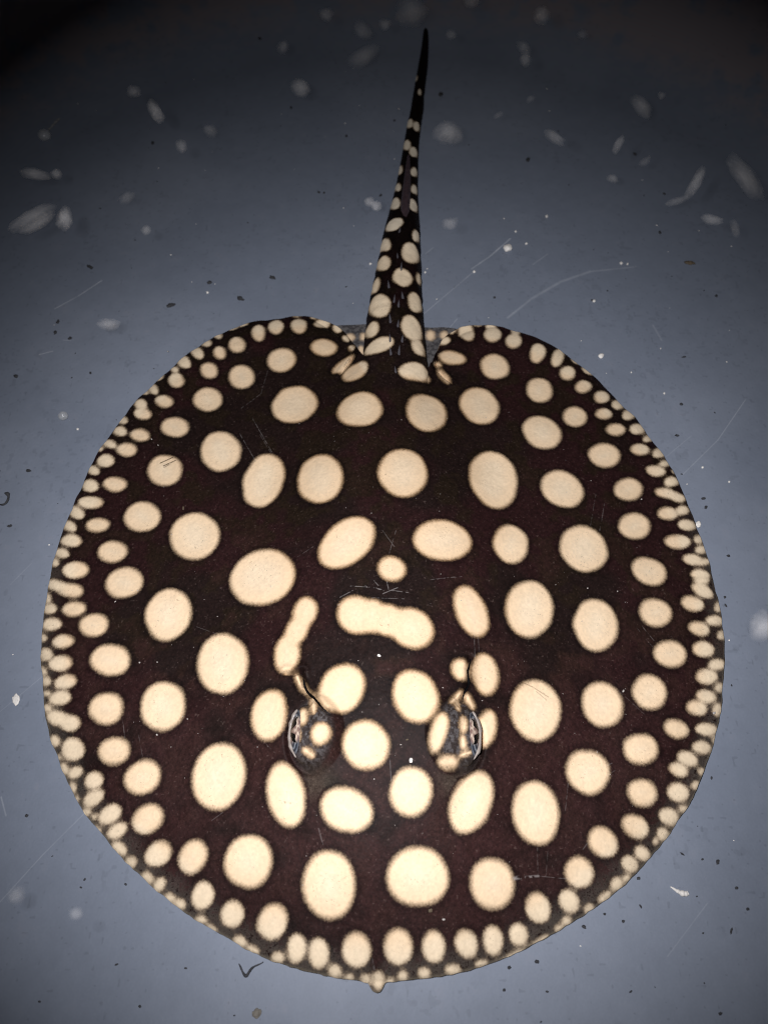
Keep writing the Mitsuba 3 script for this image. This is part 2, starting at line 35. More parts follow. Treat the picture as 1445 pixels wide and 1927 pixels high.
SPECKS = [(-118.66,245.17,1.85,0.88,141.44,2),(-44.54,239.04,1.55,0.95,142.68,2),(-56.18,227.44,1.67,1.07,126.82,2),(-82.96,223.67,1.83,1.03,17.47,2),(-69.31,236.32,1.08,0.89,164.59,2),(-106.02,327.49,1.23,0.83,106.68,2),(-63.52,410.83,1.07,0.85,170.27,2),(27.44,365.9,1.81,1.14,90.96,2),(64.8,314.94,1.64,0.98,61.12,2),(123.68,247.66,2.12,0.95,176.19,1),(130.52,228.9,0.77,0.6,71,2),(115.19,265.99,1.07,0.72,81.56,2),(121.68,291.15,0.84,0.69,122.29,2),(113.66,319.2,1.27,0.83,112.14,2),(101.72,160.72,0.8,0.6,164.01,2),(105.95,174.6,0.64,0.63,119.81,2),(105.47,135.01,0.82,0.5,14.15,2),(105.43,131.52,0.86,0.5,51.27,2),(111.38,197.01,1.22,0.38,8.05,2),(108.81,113.61,0.64,0.5,172.9,2),(104.37,99.27,0.49,0.44,32.28,2),(104.05,96.44,0.69,0.37,115.09,2),(88.59,45.74,0.52,0.33,59.61,2),(85.67,24.9,0.71,0.48,46.77,2),(64.68,21.06,0.5,0.41,27.19,2),(76.9,26.78,0.62,0.28,151.55,2),(81.85,25.52,0.37,0.29,30.7,2),(89.03,18.86,0.6,0.43,6.63,2),(90.69,14.07,0.51,0.37,179.06,2),(85.47,9.29,0.87,0.3,64.58,2),(64.12,14.67,0.51,0.28,115.49,2),(59.21,11.38,0.48,0.39,23.19,2),(54.84,13.01,0.4,0.29,9.58,2),(49.31,10.21,0.67,0.44,158.65,2),(78.43,8.83,0.33,0.23,10.84,2),(30.2,1.51,0.5,0.4,173.62,2),(36.99,2.73,0.7,0.45,177.18,2),(28.55,-3.07,0.45,0.37,11.14,2),(38.77,-3.39,0.43,0.28,170.36,2),(58.63,-3.39,0.52,0.26,23.43,2),(79.02,-7.74,0.59,0.35,18.23,2),(-119.85,146.02,1.13,0.62,166.96,2),(-101.01,92.25,0.49,0.26,174.92,2),(-94.35,36.1,0.52,0.43,8.32,2),(-76.56,18.98,0.34,0.24,168.57,2),(-75.98,20.81,0.41,0.28,83.68,2),(-65.39,19.71,0.42,0.29,158.65,2),(-64.55,2.17,0.59,0.24,20.92,2),(-47.75,1.4,0.45,0.27,175.48,2),(-81.43,-5.42,0.39,0.26,164.62,2),(-57.51,-6.37,0.45,0.31,162.68,2),(-134.4,187.72,1.05,0.82,148.9,2),(-107.49,189.25,0.66,0.47,113.03,2),(-118.48,206.34,0.87,0.7,34.54,2),(-124.76,209.34,1.08,0.72,104.35,2),(-124.96,214.87,1.04,0.74,80.77,2),(-120.93,124.47,0.83,0.51,5.75,2),(-28.36,292.23,0.84,0.6,123.95,2),(-44.28,354.93,1.08,0.63,95.39,2),(-17.33,332.73,1.02,0.61,92.26,2),(4.88,344.7,0.84,0.63,89.11,2),(-26.03,291.87,0.72,0.58,96.42,2),(-1.5,290.08,1.19,0.55,59.98,2),(43.3,228.02,0.73,0.52,81.55,2),(81.29,226.56,0.59,0.41,74.69,2),(50.82,255.88,1.94,1.74,79.01,0),(101.42,124.87,1.27,0.97,58.12,0),(80.59,197.27,1.24,1.04,57.21,0),(36.24,242.39,0.77,0.64,78.97,0),(96.03,247.34,0.81,0.63,66.11,0),(98.56,247.03,0.64,0.42,73.37,0),(68.97,276.09,1,0.58,70.65,0),(58.78,259.11,0.66,0.54,72.57,0),(55.04,266.65,0.67,0.44,81.04,0),(100.79,179.48,0.51,0.37,66.93,0),(107.74,147.32,0.49,0.4,37.42,0),(-69.49,230.66,0.61,0.51,115.04,0),(-106.9,163.48,0.51,0.42,138.25,0),(115.4,141.52,0.45,0.33,59.06,0),(-5.49,247.03,0.62,0.54,92.05,0),(82.04,225.98,0.75,0.6,65.37,0),(16.56,242.09,0.61,0.43,86.94,0),(90.58,189.5,0.39,0.28,69.85,0),(102.45,85.28,0.35,0.23,67.06,0)]
SKIN_BITS = [(-63.28,126.31,1.01,0.44,93.94,1),(11.07,13.24,0.8,0.62,57.24,1),(14.27,11.38,0.58,0.39,1.13,0),(6.72,45.8,0.93,0.67,87.72,0),(-1.33,72.11,0.78,0.57,147.04,0),(66.28,67.48,0.64,0.44,60.21,0),(92.01,62.65,0.76,0.54,27.6,0),(-78.85,156.09,0.51,0.35,117.82,0),(-76.1,153.22,0.38,0.26,117.8,0),(60.03,97.89,0.38,0.3,51.07,0),(69.24,97.64,0.39,0.3,48.99,0),(5.84,50.68,0.61,0.25,19.39,1),(-2.44,41.59,0.3,0.26,91.48,0),(-69.08,75.78,0.44,0.35,140.09,0),(-63.82,75.56,0.35,0.28,139.57,0),(-79.56,197.01,0.42,0.37,138.01,0),(83.16,131.88,0.46,0.33,55.7,0),(-61.05,55.43,0.44,0.36,123.09,0),(-52.84,59.09,0.32,0.26,148.54,0),(85.07,137.13,0.75,0.56,43.5,2),(53.36,195.48,0.77,0.57,84.83,2),(-79.76,95.15,0.52,0.29,42.28,0)]
FLOCS = [(23.84,268.88,42.93,4.55,3.36,-5,0.9),(-84.51,171.43,42.77,2.78,1.47,0,0.9),(-109.01,201.22,58.57,6.25,1.81,28,0.8),(-97.87,182.19,70.97,4.51,1.2,30,0.6),(-83.03,168.75,83.49,1.66,2.35,-10,0.5),(-107.44,212.02,65.7,3.78,1.48,-10,0.65),(-102.01,214.19,64.34,1.49,1.33,0,0.5),(-66.35,215.13,83.96,3.09,1.54,-60,0.55),(-74.11,224.98,84.16,1.74,1.42,0,0.4),(-68.62,286.22,32.44,2.52,1.89,-20,0.4),(-31,283.33,51.17,2.97,2.38,-20,0.55),(-60.9,213.86,73.74,1.44,1.6,0,0.35),(-70.49,189.69,62.91,1.26,1.11,0,0.6),(-93.7,243.49,33.79,2.52,1.55,30,0.2),(-8.56,329.33,37.93,5.78,2.67,30,0.4),(-8.82,339.99,42.65,3.8,2.46,-35,0.4),(0.29,295.33,67.43,1.73,1.54,0,0.35),(10.52,311.48,64.06,5.21,4.01,0,0.35),(-39.56,312.58,50.66,1.67,2.09,-40,0.25),(49.53,259.61,88.42,2.18,2.18,0,0.45),(52.4,298.57,57.69,2.4,1.6,-40,0.22),(47.5,264.21,72.08,1.61,1.97,0,0.25),(100.96,292,38.94,4.17,2.29,-50,0.55),(65.91,200.77,82.93,2.4,0.97,62,0.7),(90.3,241.55,49.72,1.84,1.1,35,0.4),(82.46,246.66,39.42,1.73,1.25,-20,0.5),(89.87,196,74.12,4.14,1.38,60,0.6),(103.82,235.76,38.05,3.78,1.04,18,0.6),(130.62,247.12,39.3,7.88,2.69,-53,0.6),(83.65,165.9,85.4,2.31,1.02,-12,0.55),(114.31,208.71,48.2,2.6,1.21,-75,0.3),(47.25,199.25,86.34,2.8,1.18,-35,0.4),(20.1,197.19,59.22,1.95,1.46,0,0.45),(-4.47,202.69,62.82,1.3,1.22,0,0.7),(-2.15,184.18,75.42,1.34,1.19,0,0.7),(77.52,60.97,68.85,2.61,2.39,-40,0.5),(-74.05,13.77,42.86,1.5,1.5,0,0.45),(-52.07,8.84,69.31,0.9,0.81,0,0.5),(85,231.19,79.19,0.98,0.9,0,0.3),(54.52,280.69,48.68,1.39,0.99,40,0.3),(24.5,296.17,63.69,1.76,1.37,0,0.25),(43.16,279.05,43.26,1.81,0.8,30,0.2),(-19.76,282.11,77.36,2,1.64,0,0.15),(30.91,295.17,75.52,2.44,1.5,0,0.25),(80.07,326.27,48.41,1.72,1.29,0,0.15)]
THORNS = [(5.98,251.55),(5.42,236.56),(6.38,231.02),(1.9,221.74),(3.64,213.71),(7.01,216.13),(5.18,211.28),(2.41,204.05),(4.9,201.38),(2.37,194.15),(6.35,194.26),(2.53,188.08),(5.16,188.59),(4.15,179.22)]
STING = [(10.74,308.52,0.37),(10.53,303.44,0.76),(10.15,295.22,1.15),(9.63,284.97,1.57),(8.86,272.68,1.91),(8.51,265.38,1.75),(8.34,261.43,0.76)]
TICK = [(-35.02,2.29),(-34.12,0.96),(-32.99,-0.14),(-31.96,1.18),(-30.5,2.06),(-29.14,2.73)]
HOOK = [(-126.72,132.95),(-124.52,132.54),(-123.76,134.39),(-124.23,136.26),(-125.34,136.47)]
WHITE_FLAKE = [(72.28,19.11),(73.7,18.14),(74.93,17.53),(76.29,17.65)]
ROD = [(-154.96,335.03),(-153.86,338.08),(-152.51,341.17),(-151.65,343.1)]
BEIGE = [(-104.82,67.27),(-29.92,-7.74)]
BUBBLES = [(-155.04,329.2,2.9),(-112.59,168.39,1.7)]
FLOC_RANK = [('right', 11), ('left', 21), ('left', 17), ('left', 19), ('left', 18), ('left', 13), ('left', 12), ('left', 9), ('left', 8), ('left', 10), ('left', 7), ('left', 11), ('left', 20), ('left', 14), ('left', 6), ('left', 4), ('left', 3), ('left', 1), ('left', 5), ('right', 2), ('right', 5), ('right', 6), ('right', 9), ('right', 13), ('right', 14), ('right', 16), ('right', 17), ('right', 18), ('right', 15), ('right', 19), ('right', 21), ('right', 12), ('right', 20), ('left', 15), ('left', 16), ('right', 22), ('left', 22), ('left', 23), ('right', 7), ('right', 8), ('right', 4), ('right', 10), ('left', 2), ('right', 1), ('right', 3)]


def mouldings(x, y, rho, th):
    """height of the upper skin over the floor at a plan point of the disc: thin wings, a raised trunk and head, low brows"""
    e = np.clip(1 - rho, 0, 1)
    u = x - CX
    v = y - CY
    z = 0.0016 * (1 - np.exp(-e / 0.02)) + 0.0125 * (1 - np.clip(rho, 0, 1) ** 2) ** 1.35
    ends = 1 / (1 + np.exp(-(v + 0.071) / 0.0085))
    wide = np.interp(v, [-0.10, -0.06, -0.02, 0.03, 0.07, 0.11], [0.022, 0.034, 0.038, 0.032, 0.020, 0.0105])
    high = np.interp(v, [-0.10, -0.06, -0.02, 0.02, 0.06, 0.09, 0.12], [0.003, 0.0070, 0.0082, 0.0080, 0.0078, 0.0085, 0.0100])
    z = z + high * ends * np.exp(-np.abs(u / wide) ** 2.6)
    return z


def tub_height(x, y):
    """the inner face of the tub as a height: flat floor with round ends, a coved foot and a steep wall"""
    d = np.hypot(x, y - np.clip(y, -0.02, 0.218)) - 0.182
    d = np.clip(d, 0, None)
    r = 0.085
    return np.where(d < 0.072, r - np.sqrt(np.clip(r * r - d * d, 1e-9, None)), 0.0398 + (d - 0.072) * 3.2)


def smooth_margin(margin):
    """the rim's distance from the middle, without the snout tip and a little evened, at 721 directions"""
    g = np.linspace(-np.pi, np.pi, 721)[:-1]
    r = margin(g)
    s = np.abs(g + np.pi / 2) < 0.09
    r[s] = np.interp(g[s], g[~s], r[~s])
    w = np.exp(-0.5 * (np.arange(-30, 31) / 7.0) ** 2)
    e = np.convolve(np.r_[r[-30:], r, r[:30]], w / w.sum(), 'valid')
    return np.r_[e, e[0]]

# ------------------------------------------------------------------ helpers
def entry(key, mesh, bsdf, smooth=True, **more):
    scene[key] = mikit.ply(mesh, bsdf, smooth=smooth, **more)
    return key


def thing(key, label, category, group=None):
    labels[key] = {'label': label, 'category': category}
    if group:
        labels[key]['group'] = group


_count = {}
def numbered(name):
    k = _count.get(name, 0)
    _count[name] = k + 1
    return name if k == 0 else f'{name}_{k:03d}'


def grid_faces(nu, nv, closed_u=False):
    i, j = np.meshgrid(np.arange(nu if closed_u else nu - 1), np.arange(nv - 1), indexing='ij')
    a, b = i * nv + j, ((i + 1) % nu) * nv + j
    q = np.stack([a, b, b + 1, a + 1], -1).reshape(-1, 4)
    return np.vstack([q[:, [0, 1, 2]], q[:, [0, 2, 3]]])


def mesh(v, f):
    return trimesh.Trimesh(np.asarray(v, float), np.asarray(f), process=False)


def tube(points, radii, sides=10, flat=1.0):
    """a tapering round strand with closed ends"""
    p = np.asarray(points, float)
    t = np.gradient(p, axis=0)
    t /= np.linalg.norm(t, axis=1, keepdims=True) + 1e-12
    a = np.cross(t, [0, 0, 1.0])
    a /= np.linalg.norm(a, axis=1, keepdims=True) + 1e-12
    b = np.cross(a, t)
    w = np.arange(sides) * 2 * np.pi / sides
    r = np.broadcast_to(radii, (len(p),))[:, None, None]
    v = p[:, None] + r * (np.cos(w)[None, :, None] * a[:, None] + flat * np.sin(w)[None, :, None] * b[:, None])
    f = grid_faces(len(p), sides).tolist() if False else []
    for i in range(len(p) - 1):
        for j in range(sides):
            k = (j + 1) % sides
            f += [[i * sides + j, i * sides + k, (i + 1) * sides + k], [i * sides + j, (i + 1) * sides + k, (i + 1) * sides + j]]
    n = len(p) * sides
    v = np.vstack([v.reshape(-1, 3), p[:1], p[-1:]])
    for j in range(sides):
        k = (j + 1) % sides
        f += [[n, k, j], [n + 1, (len(p) - 1) * sides + j, (len(p) - 1) * sides + k]]
    return mesh(v, f)


def lump(rx, ry, rz, seed, rough=0.3, level=2):
    """an uneven grain"""
    m = trimesh.creation.icosphere(subdivisions=level)
    v = np.asarray(m.vertices)
    k = 1 + rough * (meshkit.noise(v * 1.7 + 9.1 * seed, seed) - 0.5) * 2 + 0.5 * rough * (meshkit.noise(v * 4.1 + 5.3 * seed, seed + 7) - 0.5) * 2
    return mesh(v * k[:, None] * [rx, ry, rz], m.faces)


def turned(m, deg, at):
    a = math.radians(deg)
    R = np.array([[math.cos(a), -math.sin(a), 0], [math.sin(a), math.cos(a), 0], [0, 0, 1]])
    return mesh(np.asarray(m.vertices) @ R.T + np.asarray(at), m.faces)


OUT = np.array(OUTLINE) * 1e-3
TH = np.arctan2(OUT[:, 1] - CY, OUT[:, 0] - CX)
RR = np.hypot(OUT[:, 0] - CX, OUT[:, 1] - CY)
_o = np.argsort(TH)
TH3, RR3 = np.r_[TH[_o] - 2 * np.pi, TH[_o], TH[_o] + 2 * np.pi], np.r_[RR[_o], RR[_o], RR[_o]]


def margin(th):
    return np.interp(th, TH3, RR3)


def polar(x, y):
    th = np.arctan2(y - CY, x - CX)
    return np.hypot(x - CX, y - CY) / margin(th), th


EVEN = smooth_margin(margin)


def even(th):
    return np.interp(th, np.linspace(-np.pi, np.pi, 721), EVEN)


# ------------------------------------------------------------------ pigment: the ray's spots, looked up in a coarse grid of the plan
class Spots:
    CELL, K = 4.0, 5

    def __init__(self, spots):
        s = np.array([(0, -900, 1, 1, 0)] + list(spots), float)
        self.x0, self.y0 = s[1:, 0].min() - 16, s[1:, 1].min() - 16
        self.nx, self.ny = int((s[1:, 0].max() + 16 - self.x0) / self.CELL) + 1, int((s[1:, 1].max() + 16 - self.y0) / self.CELL) + 1
        gx, gy = np.meshgrid(self.x0 + (np.arange(self.nx) + .5) * self.CELL, self.y0 + (np.arange(self.ny) + .5) * self.CELL)
        a = np.radians(s[:, 4])
        dx, dy = gx[..., None] - s[:, 0], gy[..., None] - s[:, 1]
        u, v = (dx * np.cos(a) + dy * np.sin(a)) / s[:, 2], (-dx * np.sin(a) + dy * np.cos(a)) / s[:, 3]
        q = np.sqrt(u * u + v * v) + 1e-6
        d = (q - 1) * q / np.sqrt((u / s[:, 2]) ** 2 + (v / s[:, 3]) ** 2 + 1e-12)
        best = np.argsort(d, axis=-1)[..., :self.K].reshape(-1)
        self.table = mi.UInt32(best.astype(np.uint32))
        self.p = [mi.Float(c.astype(np.float32)) for c in (s[:, 0], s[:, 1], s[:, 2], s[:, 3], np.cos(a), np.sin(a))]
        dr.eval(self.table, *self.p)

    def distance(self, x, y, join=1.3):
        """millimetres from the rim of the nearest spot, negative inside"""
        i = dr.clip(mi.Int32(dr.floor((x - self.x0) / self.CELL)), 0, self.nx - 1)
        j = dr.clip(mi.Int32(dr.floor((y - self.y0) / self.CELL)), 0, self.ny - 1)
        at = mi.UInt32(j * self.nx + i) * self.K
        d = mi.Float(40)
        for k in range(self.K):
            n = dr.gather(mi.UInt32, self.table, at + k)
            cx, cy, rx, ry, ca, sa = (dr.gather(mi.Float, c, n) for c in self.p)
            dx, dy = x - cx, y - cy
            u, v = (dx * ca + dy * sa) / rx, (dy * ca - dx * sa) / ry
            q = dr.sqrt(u * u + v * v + 1e-8)
            e = (q - 1) * q / dr.sqrt(dr.square(u / rx) + dr.square(v / ry) + 1e-8)
            b = dr.maximum(join - dr.abs(d - e), 0) / join
            d = dr.minimum(d, e) - b * b * join * 0.25
        return d


MARGIN = mi.Float(margin((np.arange(2048) + 0.5) / 2048 * 2 * np.pi - np.pi).astype(np.float32) * 1e3)
dr.eval(MARGIN)


def edge_distance(x, y):
    """millimetres in from the rim of the disc, along the radius"""
    u, v = x - CX * 1e3, y - CY * 1e3
    n = dr.clip(mi.Int32((dr.atan2(v, u) + math.pi) / (2 * math.pi) * 2048), 0, 2047)
    return dr.gather(mi.Float, MARGIN, mi.UInt32(n)) - dr.sqrt(u * u + v * v)


def strokes(x, y, marks):
    t = mi.Float(0)
    for x1, y1, x2, y2, w, k in marks:
        ex, ey = x2 - x1, y2 - y1
        h = dr.clip(((x - x1) * ex + (y - y1) * ey) / (ex * ex + ey * ey), 0, 1)
        d = dr.sqrt(dr.square(x - x1 - h * ex) + dr.square(y - y1 - h * ey))
        t = dr.maximum(t, k * (1 - smoothstep(0.2 * w, 1.5 * w, d)))
    return t


CREAM, TAN, PALE = (0.85, 0.645, 0.425), (0.60, 0.36, 0.17), (0.85, 0.685, 0.48)
body_spots, fin_spots = Spots(SPOTS), Spots(FIN_SPOTS)


def spotted(d, grain, dark, warm=0.0):
    """cream spot with a feathered rim that passes through tan, on dark skin"""
    inside = 1 - smoothstep(-1.45, 0.55, d)
    tan = smoothstep(-2.6, 0.5, d + 0.7 * (grain - 0.5))
    cream = mix(mix(PALE, CREAM, smoothstep(-6.0, -0.8, d + 1.2 * grain)), TAN, (0.38 + 0.36 * warm) * tan * tan + 0.12 * warm)
    return mix(dark, cream * (0.86 + 0.22 * grain), inside)


def skin_colour(p, n, uv):
    x, y, z = p.x * 1000, p.y * 1000, p.z * 1000
    wob = mi.Float(noise(x * 0.22, y * 0.22, 3.0)) - 0.5, mi.Float(noise(x * 0.22, y * 0.22, 8.0)) - 0.5
    xs, ys = x + 0.5 * wob[0], y + 0.5 * wob[1]
    fine = noise(x * 5.5, y * 5.5, z * 5.5)
    mid = fbm(x * 1.6, y * 1.6, 2.0, octaves=3)
    d = body_spots.distance(xs, ys) + 0.30 * (noise(x * 2.6, y * 2.6, 5.0) - 0.5) + 0.28 * (fine - 0.5)
    big = fbm(x * 0.045, y * 0.045, 4.0, octaves=3)
    patch = fbm(x * 0.16 + 7, y * 0.16, 1.0, octaves=3)
    maroon, olive, umber = (0.0230, 0.0090, 0.0090), (0.0180, 0.0112, 0.0064), (0.0150, 0.0082, 0.0072)
    dark = mix(mix(umber, maroon, smoothstep(0.42, 0.60, big)), olive, smoothstep(0.50, 0.68, patch) * 0.75)
    front = smoothstep(0.30, 0.70, 0.5 + (62.0 - y) / 150.0 + 0.9 * (patch - 0.5) + 0.6 * (big - 0.5))   # browner, paler ground colour of the snout half
    dark = mix(dark * 0.85, mi.Color3f(0.031, 0.0128, 0.0120), front * 0.75)
    dark = dark * (0.55 + 0.95 * mid) * (0.72 + 0.56 * fine)
    fleck = smoothstep(0.80, 0.93, noise(x * 2.6, y * 2.6, 9.0)) * smoothstep(0.45, 0.65, mid)
    dark = dark + mi.Color3f(0.060, 0.046, 0.040) * fleck * 0.55
    dark = dark * (0.62 + 0.38 * smoothstep(0.4, 2.6, d + 0.6 * mid))          # the near-black ring round every spot
    black = smoothstep(196.0, 226.0, y + 16 * (patch - 0.5))                      # the tail is blacker than the disc
    dark = mix(dark, dark * 0.42, black)
    e = edge_distance(x, y) + 5.0 * (mid - 0.5) + 2.0 * (patch - 0.5)
    rim = (1 - smoothstep(0.5, 7.0, e)) * smoothstep(0.25, 0.6, mid + 0.25 * fine) * (1 - smoothstep(60.0, 150.0, y + 60 * (patch - 0.5)))
    dark = mix(dark, mi.Color3f(0.105, 0.092, 0.076) * (0.75 + 0.5 * fine), rim * 0.55)   # thin, less pigmented fin rim
    trunk = (1 - smoothstep(26.0, 44.0, dr.abs(x) + 14 * (patch - 0.5))) * smoothstep(38.0, 58.0, y + 14 * (patch - 0.5))   # blotches of the trunk are tawnier
    c = spotted(d, mid, dark, trunk)
    c = mix(c, mi.Color3f(0.84, 0.76, 0.63), smoothstep(232.0, 262.0, y) * (1 - smoothstep(-0.9, 0.2, d)))   # whiter blotches along the tail
    c = mix(c, mi.Color3f(0.86, 0.73, 0.53) * (0.86 + 0.22 * mid), 0.6 * (1 - smoothstep(5.0, 10.0, edge_distance(x, y) + 6 * (patch - 0.5))) * (1 - smoothstep(-1.0, 0.3, d)))   # the small blotches of the rim are paler
    brink = 1 - smoothstep(0.1, 0.8, edge_distance(x, y) + 0.5 * (mid - 0.5))
    c = mix(c, mi.Color3f(0.30, 0.26, 0.19), brink * 0.28 * (1 - smoothstep(60.0, 150.0, y)))
    brow = dr.square((dr.abs(x - 0.2) - 17.9) / 6.6) + dr.square((y - 52.2) / 9.2)
    brow = 1 - smoothstep(0.55, 1.15, brow + 0.5 * (mid - 0.5) + 0.3 * smoothstep(2.0, -5.0, dr.abs(x - 0.2) - 17.9))
    grey = mix((0.030, 0.023, 0.021), (0.080, 0.073, 0.073), smoothstep(0.38, 0.65, mid)) * (0.6 + 0.8 * fine)
    c = mix(c, grey, brow * 0.9 * smoothstep(-0.4, 0.4, d))
    smudge = dr.exp(-dr.square((dr.abs(x - 0.5) - 17.5) / 4.6) - dr.square((y - 41.0) / 3.6))
    c = mix(c, mi.Color3f(0.105, 0.088, 0.066) * (0.5 + fine), smudge * 0.6 * (0.35 + 0.65 * mid) * smoothstep(0.3, 1.2, d))   # olive mottling in front of each eye
    pore = smoothstep(0.86, 0.95, noise(x * 3.1, y * 3.1, 21.0)) * smoothstep(0.5, 0.62, patch)
    c = c * (1 - 0.35 * pore)
    c = mix(c, mi.Color3f(0.62, 0.58, 0.56), strokes(x, y, MARKS) * 0.32 * smoothstep(0.35, 0.65, 0.6 * mid + 0.5 * noise(x * 1.3, y * 1.3, 33.0)))
    c = mix(c, mi.Color3f(0.05, 0.025, 0.015), strokes(x, y, DARK_MARKS) * smoothstep(0.2, 0.5, mid + 0.15 * fine))
    return c


def skin_relief(p, n, uv):
    x, y, z = p.x * 1000, p.y * 1000, p.z * 1000
    return (0.000035 * noise(x * 2.2, y * 2.2, z * 2.2) + 0.00009 * fbm(x * 0.55, y * 0.55, 3.0, octaves=3))


def fin_colour(p, n, uv):
    x, y = p.x * 1000, p.y * 1000
    mid, fine = fbm(x * 1.1, y * 1.1, 6.0, octaves=3), noise(x * 5, y * 5, 2.0)
    d = fin_spots.distance(x, y) + 0.9 * (mid - 0.5) + 0.3 * (fine - 0.5)
    base = mix((0.055, 0.052, 0.055), (0.115, 0.11, 0.11), smoothstep(0.35, 0.65, mid)) * (0.7 + 0.6 * fine)
    return spotted(d, mid, base)


def skin(colour, rough, bump=skin_relief, scale=1.0):
    return {'type': 'bumpmap', 'map': mikit.proc(bump, eps=8e-5), 'scale': scale,
            'inner': {'type': 'principled', 'base_color': mikit.proc(colour), 'roughness': rough, 'specular': 0.10}}


scene['ray_skin'] = skin(skin_colour, 0.6)
scene['fin_skin'] = {'type': 'twosided', 'inner': {'type': 'principled', 'base_color': mikit.proc(fin_colour), 'roughness': 0.5, 'specular': 0.3}}


def tub_colour(p, n, uv):
    x, y, z = p.x * 1000, p.y * 1000, p.z * 1000
    a, b, c = fbm(x * 0.02, y * 0.02, z * 0.02, octaves=3), fbm(x * 0.3, y * 0.3, z * 0.3, octaves=3), noise(x * 4, y * 4, z * 4)
    base = mix((0.188, 0.217, 0.274), (0.214, 0.244, 0.303), smoothstep(0.3, 0.7, a)) * (0.95 + 0.10 * b) * (0.97 + 0.06 * c)
    film = smoothstep(0.30, 0.52, fbm(x * 0.12, y * 0.12, z * 0.12 + 5, octaves=4)) * smoothstep(1.0, 12.0, z + 8.0 * (b - 0.5))
    base = mix(base, mi.Color3f(0.285, 0.250, 0.262), film * 0.9)                   # brownish growth on the coved foot of the tub
    stain = smoothstep(0.66, 0.78, fbm(x * 0.55 + 3, y * 0.55, z * 0.55, octaves=2)) * smoothstep(0.5, 0.65, fbm(x * 0.06, y * 0.06, 9.0, octaves=2))
    base = base * (1 - 0.10 * stain)
    speck = smoothstep(0.88, 0.95, noise(x * 0.9, y * 0.9, z * 0.9 + 40))
    base = base * (1 - 0.14 * speck)
    return mix(base, mi.Color3f(0.52, 0.55, 0.60), strokes(x, y, SCRATCHES) * (0.35 + 0.9 * b))


def tub_relief(p, n, uv):
    x, y, z = p.x * 1000, p.y * 1000, p.z * 1000
    return 0.00002 * noise(x * 1.5, y * 1.5, z * 1.5) + 0.0002 * fbm(x * 0.07, y * 0.07, z * 0.07, octaves=2)


scene['tub_plastic'] = {'type': 'twosided', 'inner': {'type': 'bumpmap', 'map': mikit.proc(tub_relief, eps=2e-4), 'scale': 1.0,
                        'inner': {'type': 'principled', 'base_color': mikit.proc(tub_colour), 'roughness': 0.55, 'specular': 0.25}}}


def plain(key, colour, rough=0.5, vary=0.3, freq=1500.0, specular=0.35):
    def fn(p, n, uv):
        return mi.Color3f(colour) * (1 - vary + 2 * vary * fbm(p.x * freq, p.y * freq, p.z * freq, octaves=2))
    scene[key] = {'type': 'twosided', 'inner': {'type': 'principled', 'base_color': mikit.proc(fn), 'roughness': rough, 'specular': specular}}


plain('pupil_and_slit_shade', (0.0015, 0.0015, 0.002), 0.35, 0.1)  # black of the pupils, also the painted shade in the breathing slits
plain('lid_skin', (0.26, 0.225, 0.20), 0.35, 0.2, 900)
plain('spine_horn', (0.060, 0.040, 0.046), 0.42, 0.35, 900)
plain('thorn_horn', (0.085, 0.08, 0.09), 0.3, 0.25)
plain('dark_dirt', (0.042, 0.043, 0.047), 0.8, 0.5)
plain('skin_grit', (0.42, 0.39, 0.36), 0.6, 0.2)
plain('tan_dirt', (0.19, 0.175, 0.15), 0.8, 0.3)
plain('brown_dirt', (0.11, 0.085, 0.055), 0.8, 0.4)
plain('white_grit', (0.80, 0.77, 0.72), 0.5, 0.12)
plain('floc_matter', (0.86, 0.84, 0.82), 0.9, 0.1)
plain('faint_matter', (0.78, 0.76, 0.74), 0.9, 0.1)
plain('rod_matter', (0.25, 0.25, 0.25), 0.8, 0.2)
for _k, _o in (('floc_matter', 0.0105), ('faint_matter', 0.007)):   # jelly-like, mostly clear
    scene[_k] = {'type': 'mask', 'opacity': {'type': 'rgb', 'value': _o}, 'inner': scene[_k]}
scene['bubble_film'] = {'type': 'mask', 'opacity': {'type': 'rgb', 'value': 0.30}, 'inner': {'type': 'twosided', 'inner': {'type': 'principled', 'base_color': {'type': 'rgb', 'value': [0.62, 0.64, 0.66]}, 'roughness': 0.12, 'specular': 0.9}}}

# ------------------------------------------------------------------ the tub
def make_tub():
    """a stadium of a floor, coved into the wall, with a rolled rim: one shell, inside and outside"""
    prof = [(-0.182, 0.0), (-0.12, 0.0), (-0.06, 0.0)]
    r, d0 = 0.085, 0.072
    prof += [(d, r - math.sqrt(r * r - d * d)) for d in np.linspace(0, d0, 14)]
    prof += [(d0 + 0.013, 0.08), (d0 + 0.03, 0.14), (d0 + 0.05, 0.21), (d0 + 0.066, 0.27)]
    prof += [(d0 + 0.070, 0.278), (d0 + 0.078, 0.281), (d0 + 0.086, 0.278), (d0 + 0.088, 0.268), (d0 + 0.076, 0.262)]
    prof += [(d0 + 0.058, 0.20), (d0 + 0.028, 0.09), (d0 + 0.008, 0.02), (d0 - 0.02, -0.004), (-0.06, -0.005), (-0.182, -0.005)]
    half = np.linspace(-np.pi / 2, np.pi / 2, 49)
    ang = np.r_[half + np.pi / 2, half + 3 * np.pi / 2]
    cy = np.r_[np.full(49, 0.218), np.full(49, -0.02)]
    v = [[(0.182 + d) * math.cos(a), c + (0.182 + d) * math.sin(a), z] for a, c in zip(ang, cy) for d, z in prof]
    f = grid_faces(len(ang), len(prof), closed_u=True)
    m = mesh(v, f)
    return m


entry('tub', make_tub(), 'tub_plastic', smooth=40)
thing('tub', 'round-ended smooth blue-grey plastic tub that the spotted ray lies in', 'tub')

# ------------------------------------------------------------------ the ray
EYE = {-1: np.array([-0.0181, 0.0525]), 1: np.array([0.0185, 0.0520])}


